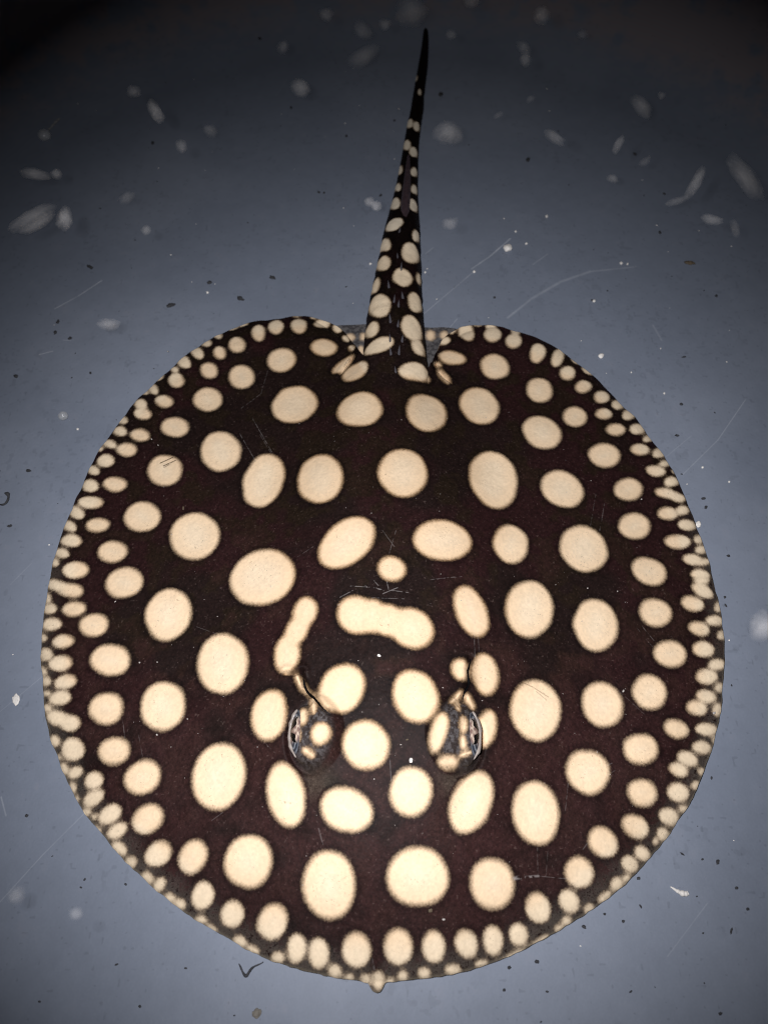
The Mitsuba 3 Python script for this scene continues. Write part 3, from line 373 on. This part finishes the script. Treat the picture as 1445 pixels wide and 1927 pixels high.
def seg_distance(x, y, pts):
    d = np.full(np.shape(x), 9.0)
    for (x1, y1), (x2, y2) in zip(pts[:-1], pts[1:]):
        ex, ey = x2 - x1, y2 - y1
        h = np.clip(((x - x1) * ex + (y - y1) * ey) / (ex * ex + ey * ey), 0, 1)
        d = np.minimum(d, np.hypot(x - x1 - h * ex, y - y1 - h * ey))
    return d


def skin_height(x, y):
    rho, th = polar(x, y)
    z = mouldings(x, y, np.minimum(1, np.hypot(x - CX, y - CY) / even(th)), th)
    z = z + 0.0009 * (meshkit.fbm(np.stack([x * 70, y * 70, 0 * x], -1), 3, 2) - 0.5) * np.clip((1 - rho) * 6, 0, 1)
    z = z + 0.0011 * np.clip((y - 0.184) / 0.014, 0, 1)          # the rear lobes ride over the pelvic fins
    for s, c in EYE.items():                                     # brow, eye socket and the moat round the eye
        u, v = x - c[0], y - c[1]
        q = np.sqrt((u / 0.0062) ** 2 + (v / 0.0086) ** 2)
        z = z + 0.0016 * np.exp(-((u + s * 0.002) / 0.011) ** 2 - (v / 0.014) ** 2)
        z = z - 0.0022 * np.exp(-((q - 1.03) / 0.12) ** 2) * np.clip(1.1 * (s * u / 0.006 * 0.75 - v / 0.0084 * 0.75), 0, 1)
        dome = np.clip(1 - ((u + s * 0.0008) / 0.0074) ** 2 - (v / 0.0096) ** 2, 0, 1) ** 1.1
        wave = 0.00035 * np.sin(v * 1500 + 1.0) + 0.0003 * np.sin(v * 640)
        lid = 0.0021 + wave - 0.0022 * (v / 0.0075) ** 2         # the brow ends here, hanging over the eyeball
        cut = 1 - np.clip((s * u - lid) / 0.0011, 0, 1)
        z = z + 0.0043 * dome * cut * cut * (3 - 2 * cut)
        z = z - 0.0012 * np.exp(-((u - s * 0.001) / 0.004) ** 2 - ((v + 0.0135) / 0.0035) ** 2)
    for k, c in enumerate(CREASES):
        d = seg_distance(x, y, np.array(c) * 1e-3)
        z = z - (0.0016 if k < 2 else 0.0014) * np.exp(-(d / 0.00045) ** 2) + 0.0005 * np.exp(-((d - 0.0014) / 0.0009) ** 2)
    return z


def ripple(x, y, rho, th):
    """the thin rim is not flat: it lifts and dips a little"""
    k = np.exp(-np.clip(1 - rho, 0, 1) / 0.09)
    u, v = np.cos(th), np.sin(th)
    w = 0.55 * meshkit.noise(np.stack([u * 9, v * 9, 0 * u], -1), 3) + 0.45 * meshkit.noise(np.stack([u * 26, v * 26, 0 * u], -1), 4)
    return 0.0026 * w * k


def make_disc():
    n_th, n_r = 1500, 210
    th = -np.pi + (np.arange(n_th) + 0.5) / n_th * 2 * np.pi
    s = np.linspace(0, 1, n_r)
    rho = 1 - (1 - s) ** 1.25
    rr = margin(th)
    scal = 0.0003 * (meshkit.noise(np.stack([np.cos(th) * 60, np.sin(th) * 60, 0 * th], -1), 6) - 0.5)
    rr = rr + scal
    tt, pp = np.meshgrid(th, rho[1:], indexing='ij')
    x, y = CX + pp * rr[:, None] * np.cos(tt), CY + pp * rr[:, None] * np.sin(tt)
    z = skin_height(x, y) + ripple(x, y, pp, tt) + 0.0005
    zb = np.minimum(0.0002 + ripple(x, y, pp, tt), z - 0.0003)
    top = np.stack([x, y, z], -1).reshape(-1, 3)
    keep = np.r_[np.arange(0, n_r - 2, 12), n_r - 2]
    bot = np.stack([x[:, keep], y[:, keep], zb[:, keep]], -1).reshape(-1, 3)
    nt, nb = n_r - 1, len(keep)
    ct = [[CX, CY, skin_height(np.array([CX]), np.array([CY]))[0] + 0.0005]]
    v = np.vstack([top, bot, ct, [[CX, CY, 0.0002]]])
    b0, c0 = len(top), len(top) + len(bot)
    ft = grid_faces(n_th, nt, True)[:, ::-1]
    fb = grid_faces(n_th, nb, True) + b0
    i = np.arange(n_th)
    j = (i + 1) % n_th
    t_in, t_out, b_in, b_out = i * nt, i * nt + nt - 1, b0 + i * nb, b0 + i * nb + nb - 1
    f = [ft, fb, np.stack([0 * i + c0, t_in, t_in[j]], 1), np.stack([0 * i + c0 + 1, b_in[j], b_in], 1),
         np.stack([t_out, b_out, b_out[j]], 1), np.stack([t_out, b_out[j], t_out[j]], 1)]
    return mesh(v, np.vstack(f))


def make_tail():
    t = np.array(TAIL)[::-1] * 1e-3
    y = np.concatenate([np.linspace(0.150, 0.1726, 14)[:-1], np.linspace(0.1726, t[-1, 1], 420)])
    xc, w = np.interp(y, t[:, 1], t[:, 0]), np.interp(y, t[:, 1], t[:, 2])
    k = np.exp(-0.5 * (np.arange(-9, 10) / 4.0) ** 2)
    k /= k.sum()
    pad = lambda a: np.convolve(np.r_[np.full(9, a[0]), a, np.full(9, a[-1])], k, 'valid')
    xc, w = pad(xc), np.where(np.arange(len(w)) > len(w) - 6, w, pad(w))
    b = np.minimum(0.8 * w, 0.0058)
    zc = b + 0.0004 + tub_height(xc, y)
    sink = np.clip((0.185 - y) / 0.035, 0, 1)
    zc = zc - 0.0045 * sink ** 2
    a = np.arange(96) / 96 * 2 * np.pi
    nz = meshkit.noise(np.stack([np.repeat(y[:, None] * 400, 96, 1), np.cos(a)[None] * 3 + 0 * y[:, None], np.sin(a)[None] * 3 + 0 * y[:, None]], -1), 4)
    m = 1 + 0.05 * (nz - 0.5)
    sx, sz = np.sign(np.cos(a)) * np.abs(np.cos(a)) ** 0.9, np.sign(np.sin(a)) * np.abs(np.sin(a)) ** 1.05
    keel = 0.10 * np.exp(-(np.cos(a) / 0.13) ** 2) * (np.sin(a) > 0)
    x = xc[:, None] + w[:, None] * m * sx
    z = zc[:, None] + b[:, None] * m * (sz + keel)
    yy = np.repeat(y[:, None], 96, 1)
    v = np.stack([x, yy, z], -1).reshape(-1, 3)
    f = grid_faces(96, len(y), True)
    v = np.stack([x, yy, z], -1).transpose(1, 0, 2).reshape(-1, 3)
    n = len(v)
    v = np.vstack([v, [[xc[0], y[0], zc[0]], [xc[-1], y[-1] + 0.0004, zc[-1]]]])
    i = np.arange(96)
    j = (i + 1) % 96
    f = np.vstack([f, np.stack([0 * i + n, j * len(y), i * len(y)], 1), np.stack([0 * i + n + 1, i * len(y) + len(y) - 1, j * len(y) + len(y) - 1], 1)])
    m_ = mesh(v, f)
    if m_.volume < 0:
        m_.invert()
    return m_


def union(a, b):
    import manifold3d as m3
    def to(m):
        return m3.Manifold(m3.Mesh(np.asarray(m.vertices, np.float32), np.asarray(m.faces, np.uint32)))
    c = (to(a) + to(b)).to_mesh()
    return mesh(np.array(c.vert_properties)[:, :3], np.array(c.tri_verts))


disc = make_disc()
if disc.volume < 0:
    disc.invert()
whole = union(disc, make_tail())
entry('stingray__body', whole, 'ray_skin', smooth=True, uv=np.asarray(whole.vertices)[:, :2])
thing('stingray', 'black round freshwater stingray covered with cream spots, long spotted tail pointing up', 'stingray')
labels['stingray__body'] = {'label': 'black spotted disc and tail of the ray'}

# pelvic fins, thin leaves under the rear lobes
for pts in FINS:
    p = np.array(pts) * 1e-3
    from shapely.geometry import Polygon, Point
    poly = Polygon(p).buffer(0.0012, join_style=1).buffer(-0.0012)
    q = trimesh.creation.extrude_polygon(poly, 0.0003, engine='earcut')
    q = q.subdivide_to_size(0.0012)
    v = np.asarray(q.vertices).copy()
    v[:, 2] += 0.0003 + 0.0004 * meshkit.noise(np.c_[v[:, :2] * 170, 0 * v[:, 0]], 2)
    entry(numbered('stingray__pelvic_fin'), mesh(v, q.faces), 'fin_skin', smooth=40)
labels['stingray__pelvic_fin'] = {'label': 'grey thin fin left of the tail base'}
labels['stingray__pelvic_fin_001'] = {'label': 'grey thin fin right of the tail base'}


def tail_top(x, y):
    t = np.array(TAIL)[::-1] * 1e-3
    xc, w = np.interp(y, t[:, 1], t[:, 0]), np.interp(y, t[:, 1], t[:, 2])
    b = min(0.8 * w, 0.0058)
    return b + 0.0004 + float(tub_height(xc, y)) + b * math.sqrt(max(1 - ((x - xc) / w) ** 2, 0.02))


# the sting: a flat spine with a groove, lying along the top of the tail
st = np.array(STING)[::-1] * 1e-3
ys = np.linspace(st[0, 1], st[-1, 1], 60)
xs, ws = np.interp(ys, st[:, 1], st[:, 0]), np.interp(ys, st[:, 1], st[:, 2])
row = np.array([(-1, -0.25), (-0.75, 0.30), (-0.45, 0.52), (-0.12, 0.30), (0.12, 0.30), (0.45, 0.52), (0.75, 0.30), (1, -0.25), (0.5, -0.6), (-0.5, -0.6)])
lift = np.array([tail_top(a, b) for a, b in zip(xs, ys)]) + 0.0003 + 0.0007 * np.sin(np.linspace(0, 1, 60) * np.pi)
v = np.stack([xs[:, None] + ws[:, None] * row[:, 0], np.repeat(ys[:, None], 10, 1), lift[:, None] + np.minimum(ws[:, None] * row[:, 1] * 0.8, 0.0012)], -1)
v = v.transpose(1, 0, 2).reshape(-1, 3)
n = len(v)
v = np.vstack([v, [[xs[0], ys[0], lift[0]], [xs[-1], ys[-1], lift[-1]]]])
i = np.arange(10)
j = (i + 1) % 10
f = np.vstack([grid_faces(10, 60, True), np.stack([0 * i + n, j * 60, i * 60], 1), np.stack([0 * i + n + 1, i * 60 + 59, j * 60 + 59], 1)])
entry('stingray__tail_sting', mesh(v, f), 'spine_horn', smooth=35)
labels['stingray__tail_sting'] = {'label': 'purplish brown grooved sting lying along the tail'}

for k, (x, y) in enumerate(THORNS):
    x, y = x * 1e-3, y * 1e-3
    z = max(tail_top(x, y), float(skin_height(np.array([x]), np.array([y]))[0]) if y < 0.192 else 0)
    L = 0.0028 + 0.0012 * ((k * 7) % 5) / 4
    s = np.linspace(0, 1, 7)
    pts = np.stack([x + 0.0004 * s * (-1) ** k, y - 0.4 * L + L * s, z - 0.0002 + 0.0016 * s - 0.0004 * s ** 3], -1)
    entry(numbered('stingray__thorn'), tube(pts, np.maximum(0.00055 * (1 - s ** 1.5), 0.00003), 8), 'thorn_horn', smooth=50)

# eyes: under the brow of the skin, the iris looking outward, the pupil's two dark openings, the pale lower lid
EYE_R = np.array([0.0042, 0.0076, 0.0046])


def eye_frame(s):
    c = EYE[s]
    z = float(skin_height(np.array([c[0]]), np.array([c[1]]))[0]) + 0.0005
    return np.array([c[0] + s * 0.0014, c[1], z - 0.0052])


def on_eye(s, a, b, k):
    """point on the eye: a along the body, b from the crown (0) round to the outer side, k out from the surface"""
    th = b
    u = np.stack([s * np.sin(th) * np.cos(a), np.sin(a), np.cos(th) * np.cos(a)], -1)
    return eye_frame(s) + u * EYE_R * k


def iris_colour(p, n, uv):
    a, b = uv.x, uv.y
    wob = noise(a * 6, b * 6, 2.0)
    end = smoothstep(0.26, 0.50, dr.abs(a - 0.03) + 0.10 * (wob - 0.5))
    fold = 0.5 + 0.5 * dr.sin(34 * dr.sqrt(dr.square(dr.abs(a) - 0.36) + dr.square(0.7 * (b - 0.95))) + 2.0 * wob)
    fine = noise(p.x * 5000, p.y * 5000, p.z * 5000)
    blue = mix((0.022, 0.028, 0.040), (0.26, 0.28, 0.31), fold * fold * (0.55 + 0.6 * fine))
    flesh = mix((0.20, 0.125, 0.105), (0.55, 0.44, 0.35), smoothstep(0.35, 0.7, fbm(a * 9, b * 9, 4.0, octaves=2)))
    r = dr.sqrt(dr.square(a / 0.80) + dr.square((b - 0.86) / 0.57))
    return mix(mix(flesh, blue, end), mi.Color3f(0.05, 0.05, 0.06), smoothstep(0.82, 1.0, r))


scene['iris_skin'] = {'type': 'twosided', 'inner': {'type': 'principled', 'base_color': mikit.proc(iris_colour), 'roughness': 0.5, 'specular': 0.25}}


def patch(s, a_of, b_of, nu, nv, k):
    """a curved piece of the eye's surface; returns the mesh and its (a, b) coordinates"""
    U, V = np.meshgrid(np.linspace(0, 1, nu), np.linspace(0, 1, nv), indexing='ij')
    a, b = a_of(U, V), b_of(U, V)
    f = grid_faces(nu, nv)
    kk = np.broadcast_to(k(U, V) if callable(k) else k, U.shape)[..., None]
    m = mesh(on_eye(s, a, b, kk).reshape(-1, 3), f if s > 0 else f[:, ::-1])
    n = m.face_normals.mean(0)
    if n[0] * s < 0:
        m = mesh(m.vertices, m.faces[:, ::-1])
    return m, np.stack([a, b], -1).reshape(-1, 2)


for s, side in ((-1, 'left'), (1, 'right')):
    key = numbered('stingray__eye')
    m = trimesh.creation.uv_sphere(1.0, count=[60, 120])
    v = np.asarray(m.vertices).copy()
    k = 1 + 0.05 * (meshkit.fbm(v * 3 + 5 * s, 3, 3) - 0.5)
    entry(key, mesh(eye_frame(s) + v * EYE_R * k[:, None], m.faces), 'ray_skin', smooth=True, uv=(eye_frame(s) + v * EYE_R)[:, :2])
    labels[key] = {'label': f'bulging {side} eye of the ray under a spotted brow'}
    m, ab = patch(s, lambda U, V: (U * 2 - 1) * 0.80, lambda U, V: 0.86 + (V * 2 - 1) * 0.54 * np.sqrt(np.clip(1 - (U * 2 - 1) ** 2, 0.0, 1)), 80, 30, 1.025)
    entry(key + '__iris', m, 'iris_skin', smooth=True, uv=ab)
    def b0(U):                                                   # the fringed flap divides the pupil into two openings
        t = U * 2 - 1
        return 0.60 + 0.42 * np.exp(-((t - 0.05 * s) / 0.26) ** 2) + 0.04 * np.cos(9 * t)
    m, ab = patch(s, lambda U, V: (U * 2 - 1) * 0.42 + 0.02, lambda U, V: b0(U) + V * np.maximum(1.12 - b0(U), 0.02) * np.sqrt(np.clip(1 - (U * 2 - 1) ** 2, 0.0, 1)), 70, 12, 1.045)
    entry(key + '__pupil', m, 'pupil_and_slit_shade', smooth=True)
    a = np.linspace(-0.90, 0.80, 40)
    b = 1.32 - 0.42 * np.abs(a) ** 2.2 + 0.09 * (meshkit.noise(np.stack([a * 4, 0 * a + s, 0 * a], -1), 3) - 0.5)
    pts = on_eye(s, a, b, np.full((40, 1), 1.05))
    entry(key + '__lower_lid', tube(pts, 0.00055 * np.clip(1.1 - np.abs(a / 0.9) ** 3, 0.15, 1) * (0.7 + 0.6 * meshkit.noise(np.stack([a * 7, 0 * a, 0 * a + s], -1), 5)), 10), 'lid_skin', smooth=60)

# the breathing holes behind the eyes, pinched shut: the shade in each slit is laid on as a black strip
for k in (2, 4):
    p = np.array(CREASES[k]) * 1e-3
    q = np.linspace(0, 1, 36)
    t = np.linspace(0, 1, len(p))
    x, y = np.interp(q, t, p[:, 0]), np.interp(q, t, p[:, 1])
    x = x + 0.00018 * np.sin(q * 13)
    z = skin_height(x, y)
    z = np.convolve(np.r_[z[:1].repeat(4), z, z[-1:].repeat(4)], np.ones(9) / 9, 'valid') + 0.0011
    entry(numbered('stingray__spiracle_shade'), tube(np.stack([x, y, z], -1), 0.00032 * np.sin(np.pi * np.clip(q, 0.03, 0.97)) ** 0.7, 8, 0.5), 'pupil_and_slit_shade', smooth=60)

# ------------------------------------------------------------------ dirt on the tub floor and on the ray
rng = np.random.default_rng(11)
ORD = 'zeroth first second third fourth fifth sixth seventh eighth ninth tenth eleventh twelfth thirteenth fourteenth fifteenth sixteenth seventeenth eighteenth nineteenth twentieth'.split()
ORD += ['twenty-' + o for o in ORD[1:10]]


def big_enough(s):
    return not (s[2] + s[3] < 1.45 and s[5] == 2 or s[2] + s[3] < 1.2)


def placed(i, kind):
    """left or right of the ray, and its place counted from the far end, among its like"""
    like = [s for s in SPECKS if s[5] == kind and big_enough(s) and (s[0] < 5) == (SPECKS[i][0] < 5)]
    return ('left' if SPECKS[i][0] < 5 else 'right'), ORD[1 + sum(s[1] > SPECKS[i][1] for s in like)]


MATS = ['white_grit', 'brown_dirt', 'dark_dirt']
dust = []


def lay(x, y, rx, ry, deg, kind, z, seed):
    h = min(rx, ry) * (0.8 if kind == 0 else 0.5)
    m = lump(rx, ry, max(h, 0.00012), seed, 0.28 if kind == 0 else 0.5, 2)
    return turned(m, deg, (x, y, z + 0.55 * h))


SPECIAL = {}
for k, (x, y, a, b, g, kind) in enumerate(SPECKS):
    x, y, a, b = x * 1e-3, y * 1e-3, a * 1e-3, b * 1e-3
    m = lay(x, y, a * (0.8 if kind == 2 else 0.9), b * (0.8 if kind == 2 else 0.9), g, kind, float(tub_height(x, y)), k + 1)
    if not big_enough(SPECKS[k]):
        dust.append((kind, m))
        continue
    if kind == 2:
        key = numbered('dirt_speck')
        thing(key, 'black dirt speck %s of the ray, %s black speck from the top on that side' % placed(k, 2), 'dirt speck', 'black dirt specks on the tub floor')
    elif kind == 1:
        key = numbered('dirt_flake')
        thing(key, 'thin brownish flake of dirt on tub floor far right of the tail', 'dirt flake')
    else:
        key = numbered('white_grain')
        thing(key, ['largest bright white grain on the tub floor right of the tail', 'round white grain touching the right rim of the ray', 'white grain on the tub floor above the right rear lobe'][len(SPECIAL)] if len(SPECIAL) < 3 else 'tiny white grain %s of the ray, %s grain from the top on that side' % placed(k, 0), 'grain', 'white grains on the tub floor')
        SPECIAL[key] = 1
    entry(key, m, MATS[kind], smooth=True)
for kind in (0, 2):
    many = [m for q, m in dust if q == kind]
    for _ in range(170 if kind == 2 else 120):
        x, y = rng.uniform(-0.19, 0.19), rng.uniform(-0.06, 0.40)
        if polar(x, y)[0] < 1.02 or math.hypot(x, y - min(max(y, -0.02), 0.218)) > 0.20:
            continue
        r = 0.00012 + 0.00016 * rng.random() ** 2
        many.append(turned(lump(r * (1 + rng.random()), r, r * 0.6, int(rng.integers(99)), 0.4, 1), 180 * rng.random(), (x, y, float(tub_height(x, y)) + 0.4 * r)))
    key = 'dark_dust' if kind == 2 else 'pale_dust'
    entry(key, trimesh.util.concatenate(many), MATS[kind], smooth=True)
    thing(key, 'fine black dust strewn over the tub floor' if kind == 2 else 'fine whitish dust strewn over the tub floor', 'dust')
    labels[key]['kind'] = 'stuff'

NAMED = {0: 'brown fleck caught between two spots on the left wing', 1: 'olive brown crumb below the big spot near the snout', 2: 'white grit grain left of the right front spots near the snout', 3: 'small white cone of grit between the eyes, on a cream spot',
         4: 'white grain standing for a flash glint on the skin in the middle of the head', 5: 'tiny glinting grain right of the largest right wing spot', 6: 'round pale grain on the right rim of the ray', 11: 'thin brown fleck between the eyes'}  # the mid-head grain is a flash glint put in as white colour
skin_dust = []
for k, (x, y, a, b, g, kind) in enumerate(SKIN_BITS):
    x, y, a, b = x * 1e-3, y * 1e-3, a * 1e-3, b * 1e-3
    z = float((skin_height(np.array([x]), np.array([y])) + ripple(np.array([x]), np.array([y]), *polar(np.array([x]), np.array([y]))))[0]) + 0.0005
    m = lay(x, y, 0.62 * a, 0.62 * b, g, kind, z, k + 50)
    if k in NAMED:
        key = numbered('grit_grain')
        entry(key, m, 'skin_grit' if kind == 0 and k not in (1, 3, 4) else MATS[kind], smooth=True)
        thing(key, NAMED[k], 'grit', 'grit on the ray')
    else:
        skin_dust.append((kind, m))
for _ in range(220):
    t, q = rng.uniform(-np.pi, np.pi), math.sqrt(rng.random()) * 0.95
    x, y = CX + q * margin(t) * math.cos(t), CY + q * margin(t) * math.sin(t)
    z = float(skin_height(np.array([x]), np.array([y]))[0]) + 0.0005
    r = 0.00005 + 0.00009 * rng.random() ** 3
    skin_dust.append((0, turned(lump(r * (1 + rng.random()), r, r, int(rng.integers(99)), 0.4, 1), 180 * rng.random(), (x, y, z + 0.4 * r))))
entry('skin_dust', trimesh.util.concatenate([m for q, m in skin_dust if q == 0]), 'skin_grit', smooth=True)
thing('skin_dust', 'tiny whitish dust grains scattered over the black skin of the ray', 'dust')
labels['skin_dust']['kind'] = 'stuff'

# single pieces of debris with a shape of their own
def strand(key, pts, radii, mat, label, category):
    p = np.array(pts, float) * 1e-3
    t = np.linspace(0, 1, len(p))
    q = np.linspace(0, 1, 40)
    from scipy.interpolate import make_interp_spline
    c = make_interp_spline(t, p, k=min(3, len(p) - 1))(q)
    z = np.array([float(tub_height(a, b)) for a, b in c])
    r = np.interp(q, np.linspace(0, 1, len(radii)), radii) * 1e-3
    r = r * (0.75 + 0.5 * meshkit.noise(np.stack([q * 14, 0 * q, 0 * q + len(pts)], -1), 3))
    entry(key, tube(np.c_[c, z + r * 0.9 + 0.0002], r, 9), mat, smooth=60)
    thing(key, label, category)


strand('tick_shaped_debris', TICK, [0.1, 0.22, 0.5, 0.28, 0.2, 0.1], 'dark_dirt', 'black tick-shaped strand of debris below the front rim of the ray, left of the snout', 'debris')
strand('hooked_strand', HOOK, [0.2, 0.3, 0.35, 0.6, 0.3], 'dark_dirt', 'dark hooked strand of debris on the tub floor left of the ray', 'debris')
strand('white_flake', WHITE_FLAKE, [0.15, 0.5, 0.7, 0.6], 'white_grit', 'curved white flake on the tub floor right below the right front rim of the ray', 'flake')
strand('pale_rod', ROD, [0.25, 0.5, 0.6, 0.5], 'rod_matter', 'short pale rod beside an air bubble at the far left of the tub', 'debris')
for key, (x, y), r, mat, text in (('beige_flake', BEIGE[0], (0.8, 1.35), 'white_grit', 'small off-white flake on the tub floor left of the ray'),
                                  ('tan_flake', BEIGE[1], (0.9, 0.75), 'tan_dirt', 'flat tan flake on the tub floor at the bottom, left of the snout')):
    m = lump(r[0] * 1e-3, r[1] * 1e-3, 0.00025, 5, 0.6, 2)
    entry(key, turned(m, 20, (x * 1e-3, y * 1e-3, 0.0003)), mat, smooth=True)
    thing(key, text, 'flake')
for (x, y, r), text in zip(BUBBLES, ('air bubble beside a pale rod at the far left of the tub', 'air bubble on the tub floor left of the upper left rim of the ray', 'air bubble just above the dark rim on the right wing')):
    key = numbered('air_bubble')
    x, y, r = x * 1e-3, y * 1e-3, r * 1e-3
    scene[key] = mikit.ply(turned(lump(r, r, r * 0.8, 2, 0.04, 3), 0, (x, y, float(tub_height(x, y)) + r * 0.8)), 'bubble_film', smooth=True)
    thing(key, text, 'bubble', 'air bubbles on the tub floor')

# soft flocs of waste hanging in the water: loose clouds of tiny shreds
FLOC_NAMES = {0: 'large pale round floc drifting right of the upper tail', 1: 'pale oval floc drifting in the water above the upper left rim of the ray', 2: 'long pale floc, upper one of the pair at the left edge', 3: 'pale floc, lower one of the pair at the left edge',
              4: 'dim upright floc just right of the pair at the left edge', 5: 'pale flat floc above the pair at the left edge', 7: 'slanting pale floc in the upper left water', 10: 'small star-like floc left of the tail tip', 14: 'streaky dim floc left of the tail tip',
              17: 'large dim brownish floc at the top edge above the tail tip', 23: 'pale slanting floc in the upper right water', 24: 'thin bright floc right of the middle in the upper water', 27: 'long pale rod-like floc near the right edge, leaning right',
              28: 'thin pale floc lying just under the rod-like one near the right edge', 29: 'longest pale rod-like floc at the right edge', 33: 'left one of a pair of small round flocs beside the tail', 34: 'right one of a pair of small round flocs beside the tail', 35: 'large pale floc at the right edge beside the ray', 36: 'round pale floc in the lower left water'}


def floc(size, seed):
    """a jelly-like floc: loose matter that thins outward, as nested uneven shells"""
    g = np.random.default_rng(seed)
    shells = []
    s = trimesh.creation.icosphere(subdivisions=3)
    u = np.asarray(s.vertices)
    off = g.random(3) * 20
    bent = (g.random() - 0.5) * 0.5
    for k in np.linspace(0.20, 1.22, 13):
        r = k * (1 + 0.55 * (meshkit.fbm(u * 1.5 + off, 2, seed) - 0.5) + 0.30 * (meshkit.noise(u * 3.5 + off + 3 * k, seed + 3) - 0.5))
        v = u * r[:, None] * [size[0], size[1], size[1] * 0.8]
        v[:, 1] += bent * size[1] * (v[:, 0] / size[0]) ** 2
        shells.append(mesh(v, s.faces))
    return trimesh.util.concatenate(shells)


RIGHT, UP = np.array([1.0, 0, 0]), np.array([0, math.cos(PITCH), math.sin(PITCH)])
for k, (x, y, z, a, b, deg, bright) in enumerate(FLOCS):
    m = floc((a * 1e-3, b * 1e-3), 100 + k)
    t = math.radians(deg)
    e1 = math.cos(t) * RIGHT + math.sin(t) * UP
    e2 = -math.sin(t) * RIGHT + math.cos(t) * UP
    R = np.stack([e1, e2, np.cross(e1, e2)], 1)
    key = numbered('drifting_floc')
    entry(key, mesh(np.asarray(m.vertices) @ R.T + np.array([x, y, z]) * 1e-3, m.faces), 'floc_matter' if bright > 0.48 else 'faint_matter', smooth=True)
    thing(key, FLOC_NAMES.get(k, 'small faint floc %s of the tail, %s floc from the top on that side' % (FLOC_RANK[k][0], ORD[FLOC_RANK[k][1]])), 'floc', 'flocs drifting in the water')
